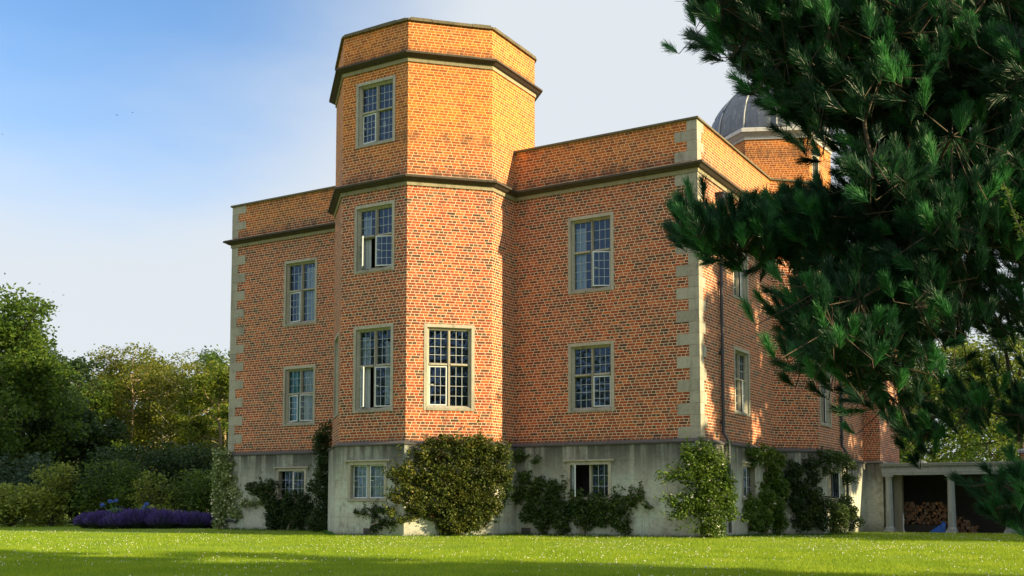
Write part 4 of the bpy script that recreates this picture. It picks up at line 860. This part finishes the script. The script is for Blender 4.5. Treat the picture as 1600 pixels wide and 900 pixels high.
# ------------------------------------------------------------------ the pine in the right foreground
PINE_BRIGHT = leaf_mat('pine_bright_needle', [(.014, .085, .034), (.035, .17, .06), (.07, .26, .085), (.15, .38, .11)], .3, .45, .5)  # brighter needles for upward shoots: young growth plus highlights put into the colour
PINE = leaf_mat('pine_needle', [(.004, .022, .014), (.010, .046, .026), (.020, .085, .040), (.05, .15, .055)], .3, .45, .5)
PBARK = bark_mat('pine_bark', (.035, .026, .018), (.11, .08, .055))
def inpoly(p, poly):
    x, y = p; c = False; n = len(poly)
    for i in range(n):
        (x0, y0), (x1, y1) = poly[i], poly[(i + 1) % n]
        if (y0 > y) != (y1 > y) and x < (x1 - x0) * (y - y0) / (y1 - y0) + x0: c = not c
    return c
ZONES = [  # outline in the picture, depth range, number of sprays, shoots per spray, spray radius
 ([(1100, -60), (1106, 18), (1135, 48), (1170, 88), (1205, 125), (1240, 165), (1300, 195), (1360, 190), (1400, 175), (1640, 170), (1640, -60)], 6.8, 9.8, 215, 17, .23),
 ([(1375, 190), (1640, 180), (1640, 330), (1500, 380), (1470, 480), (1430, 570), (1400, 640), (1355, 610), (1300, 565), (1255, 515), (1235, 470), (1255, 415), (1335, 350)], 6.8, 9.6, 150, 17, .25),
 ([(1480, 330), (1640, 330), (1640, 520), (1500, 520)], 7.5, 9.8, 26, 14, .22),
 ([(1062, 335), (1110, 345), (1180, 325), (1215, 330), (1270, 320), (1330, 330), (1270, 390), (1200, 395), (1120, 390), (1080, 370)], 7.4, 8.4, 44, 11, .13),
 ([(1405, 600), (1500, 610), (1640, 600), (1640, 690), (1500, 690), (1440, 680)], 7.6, 9.2, 9, 12, .18),
 ([(1540, 760), (1640, 740), (1640, 830), (1560, 820)], 7.2, 8.6, 7, 10, .14),
]
rng = np.random.default_rng(21); rd = random.Random(21)
tx, ty = spot(2080, 8.6); pine = empty('pine_tree', (tx, ty, 0)); tag(pine, 'big dark green pine reaching into the view from the right', 'pine tree')
org = np.array([tx, ty, 0.]); sprays = []
for poly, d0, d1, ns, nsh, rad in ZONES:
    x0, x1 = min(p[0] for p in poly), max(p[0] for p in poly); y0, y1 = min(p[1] for p in poly), max(p[1] for p in poly); k = 0
    while k < ns:
        p = (rd.uniform(x0, x1), rd.uniform(y0, y1))
        if inpoly(p, poly): sprays.append((spot3(p[0], p[1], rd.uniform(d0, d1)) - org, nsh, rad)); k += 1
for k in range(110):         # the rest of the crown outside the frame
    a = rd.uniform(-1.2, 1.5); rr = rd.uniform(.4, 2.6); sprays.append((np.array([math.cos(a) * rr, math.sin(a) * rr, rd.uniform(2.0, 8.5)]), 9, .4))
sb, se, snd = [], [], []
mbt_ = MB(); trunkp = [(0, 0, -.2), (.1, .05, 2.2), (.05, .1, 4.2), (.15, .1, 6.2), (.1, 0, 8.8)]; mbt_.tube(trunkp, [.26, .23, .19, .14, .05], 12); mbt_.build('trunk', PBARK, pine)
limbs = MB(); heads = []
order = sorted(range(len(sprays)), key=lambda i: np.linalg.norm(sprays[i][0][:2]))
nodes = [np.array([.1, .08, z]) for z in (1.2, 2.0, 2.8, 3.6, 4.4, 5.2, 6.0, 7.0, 8.0)]
for i in order:
    c, nsh, rad = sprays[i]; N_ = np.array(nodes); dd = np.linalg.norm(N_ - c, axis=1) + .35 * np.abs(np.linalg.norm(N_[:, :2], axis=1) > np.linalg.norm(c[:2])) * 3; j = int(np.argmin(dd)); s = N_[j]
    mid = (s + c) / 2 + np.array([rd.uniform(-.05, .05), rd.uniform(-.05, .05), -.04]); L_ = np.linalg.norm(c - s); rr = .008 + .010 * min(2.5, L_); 
    limbs.tube([tuple(s), tuple(mid), tuple(c)], [rr * 1.3, rr, rr * .7], 5, cap=False); nodes.append(c)
    od = c - s; od = od / (np.linalg.norm(od) + 1e-6)
    for q in range(nsh):
        off_ = rng.normal(size=3) * rad * .62; b = c + off_
        d = np.array([0, 0, 1.0]) + od * .5 + off_ / rad * .30 + np.array([-.25, -.1, 0]) + rng.normal(size=3) * .25; d /= np.linalg.norm(d); ln = rng.uniform(.12, .22)
        st = c + off_ * .15; e = b + d * ln * .5; s0 = b - d * ln * .5
        sb.append(s0); se.append(e); limbs.tube([tuple(st), tuple(s0), tuple(e)], [.005, .004, .002], 3, cap=False)
limbs.build('branches', PBARK, pine)
sb, se = np.array(sb), np.array(se); S = len(sb); NN = 240
ax = se - sb; ln = np.linalg.norm(ax, axis=1)[:, None]; axn = ax / ln
f = .05 + .72 * rng.uniform(0, 1.0, (S, NN)) ** .75; base_ = sb[:, None] + ax[:, None] * f[..., None]
tmp = np.cross(axn, [0.31, .2, .9]); tmp /= np.linalg.norm(tmp, axis=1)[:, None]; tm2 = np.cross(axn, tmp)
ang = rng.uniform(0, 6.283, (S, NN)); rad_ = np.cos(ang)[..., None] * tmp[:, None] + np.sin(ang)[..., None] * tm2[:, None]
tilt = np.radians(rng.uniform(6, 38, (S, NN)) * (1.15 - .35 * f)); dr = axn[:, None] * np.cos(tilt)[..., None] + rad_ * np.sin(tilt)[..., None]; dr[..., 2] -= .05
nl = rng.uniform(.065, .112, (S, NN)); tipn = base_ + dr * nl[..., None]
side = np.cross(dr, rng.normal(size=(S, NN, 3))); side /= np.linalg.norm(side, axis=2)[..., None]; side *= .0017
V = np.stack([base_ - side, base_ + side, tipn + side * .5, tipn - side * .5], 2).reshape(-1, 3); F = np.arange(S * NN * 4).reshape(-1, 4)
nob = np_obj('needles', V, F, PINE, pine); nob.data.materials.append(PINE_BRIGHT)
bright_shoot = (rng.random(S) < np.where(axn[:, 2] > .55, .32, .08)); nob.data.polygons.foreach_set('material_index', np.repeat(bright_shoot.astype(np.int32), NN))
# a leafy twig hanging in at the right edge
tw = [spot3(a, b, 5.6) for a, b in ((1640, 400), (1600, 368), (1586, 340), (1576, 310), (1568, 285))]; root = empty('larch_sprig', tuple(tw[0])); tag(root, 'small yellow green leafy sprig poking in at the right edge before the pine', 'sprig')
mb = MB(); mb.tube([tuple(q - tw[0]) for q in tw], [.006, .005, .004, .003, .002], 6); mb.build('stem', TANB, root)
pts = np.array([tw[i] * (1 - t_) + tw[i + 1] * t_ for i in range(4) for t_ in (0, .33, .66)]) - tw[0]; rng = np.random.default_rng(5); Cc = np.repeat(pts, 7, 0) + rng.normal(size=(len(pts) * 7, 3)) * .016
V, F = leaves(Cc, .032, rng, .3, .5); np_obj('leaves', V, F, leaf_mat('larch_leaf', [(.10, .18, .02), (.20, .30, .05)], .4), root)

# ------------------------------------------------------------------ birds far off
BM = simple('bird_dark', (.03, .03, .035), .7)
for k, (u_, v_, lab) in enumerate([(183, 180, 'tiny dark bird high in the sky, left of its neighbour'), (207, 176, 'tiny dark bird high in the sky, nearer the tower'), (4, 210, 'tiny dark bird at the left edge of the sky')]):
    p = spot3(u_, v_, 95); mb = MB(); mb.tube([(-.07, 0, 0), (-.03, 0, .01), (.03, 0, .01), (.08, 0, 0)], [.005, .022, .025, .006], 6)
    for s in (-1, 1): mb.poly([(-.03, 0, .012), (.03, 0, .012), (.012, s * .09, .04), (-.02, s * .17, .02)])
    o = mb.build('bird', BM, None, tuple(p)); o.rotation_euler.z = k * 1.3; tag(o, lab, 'bird')
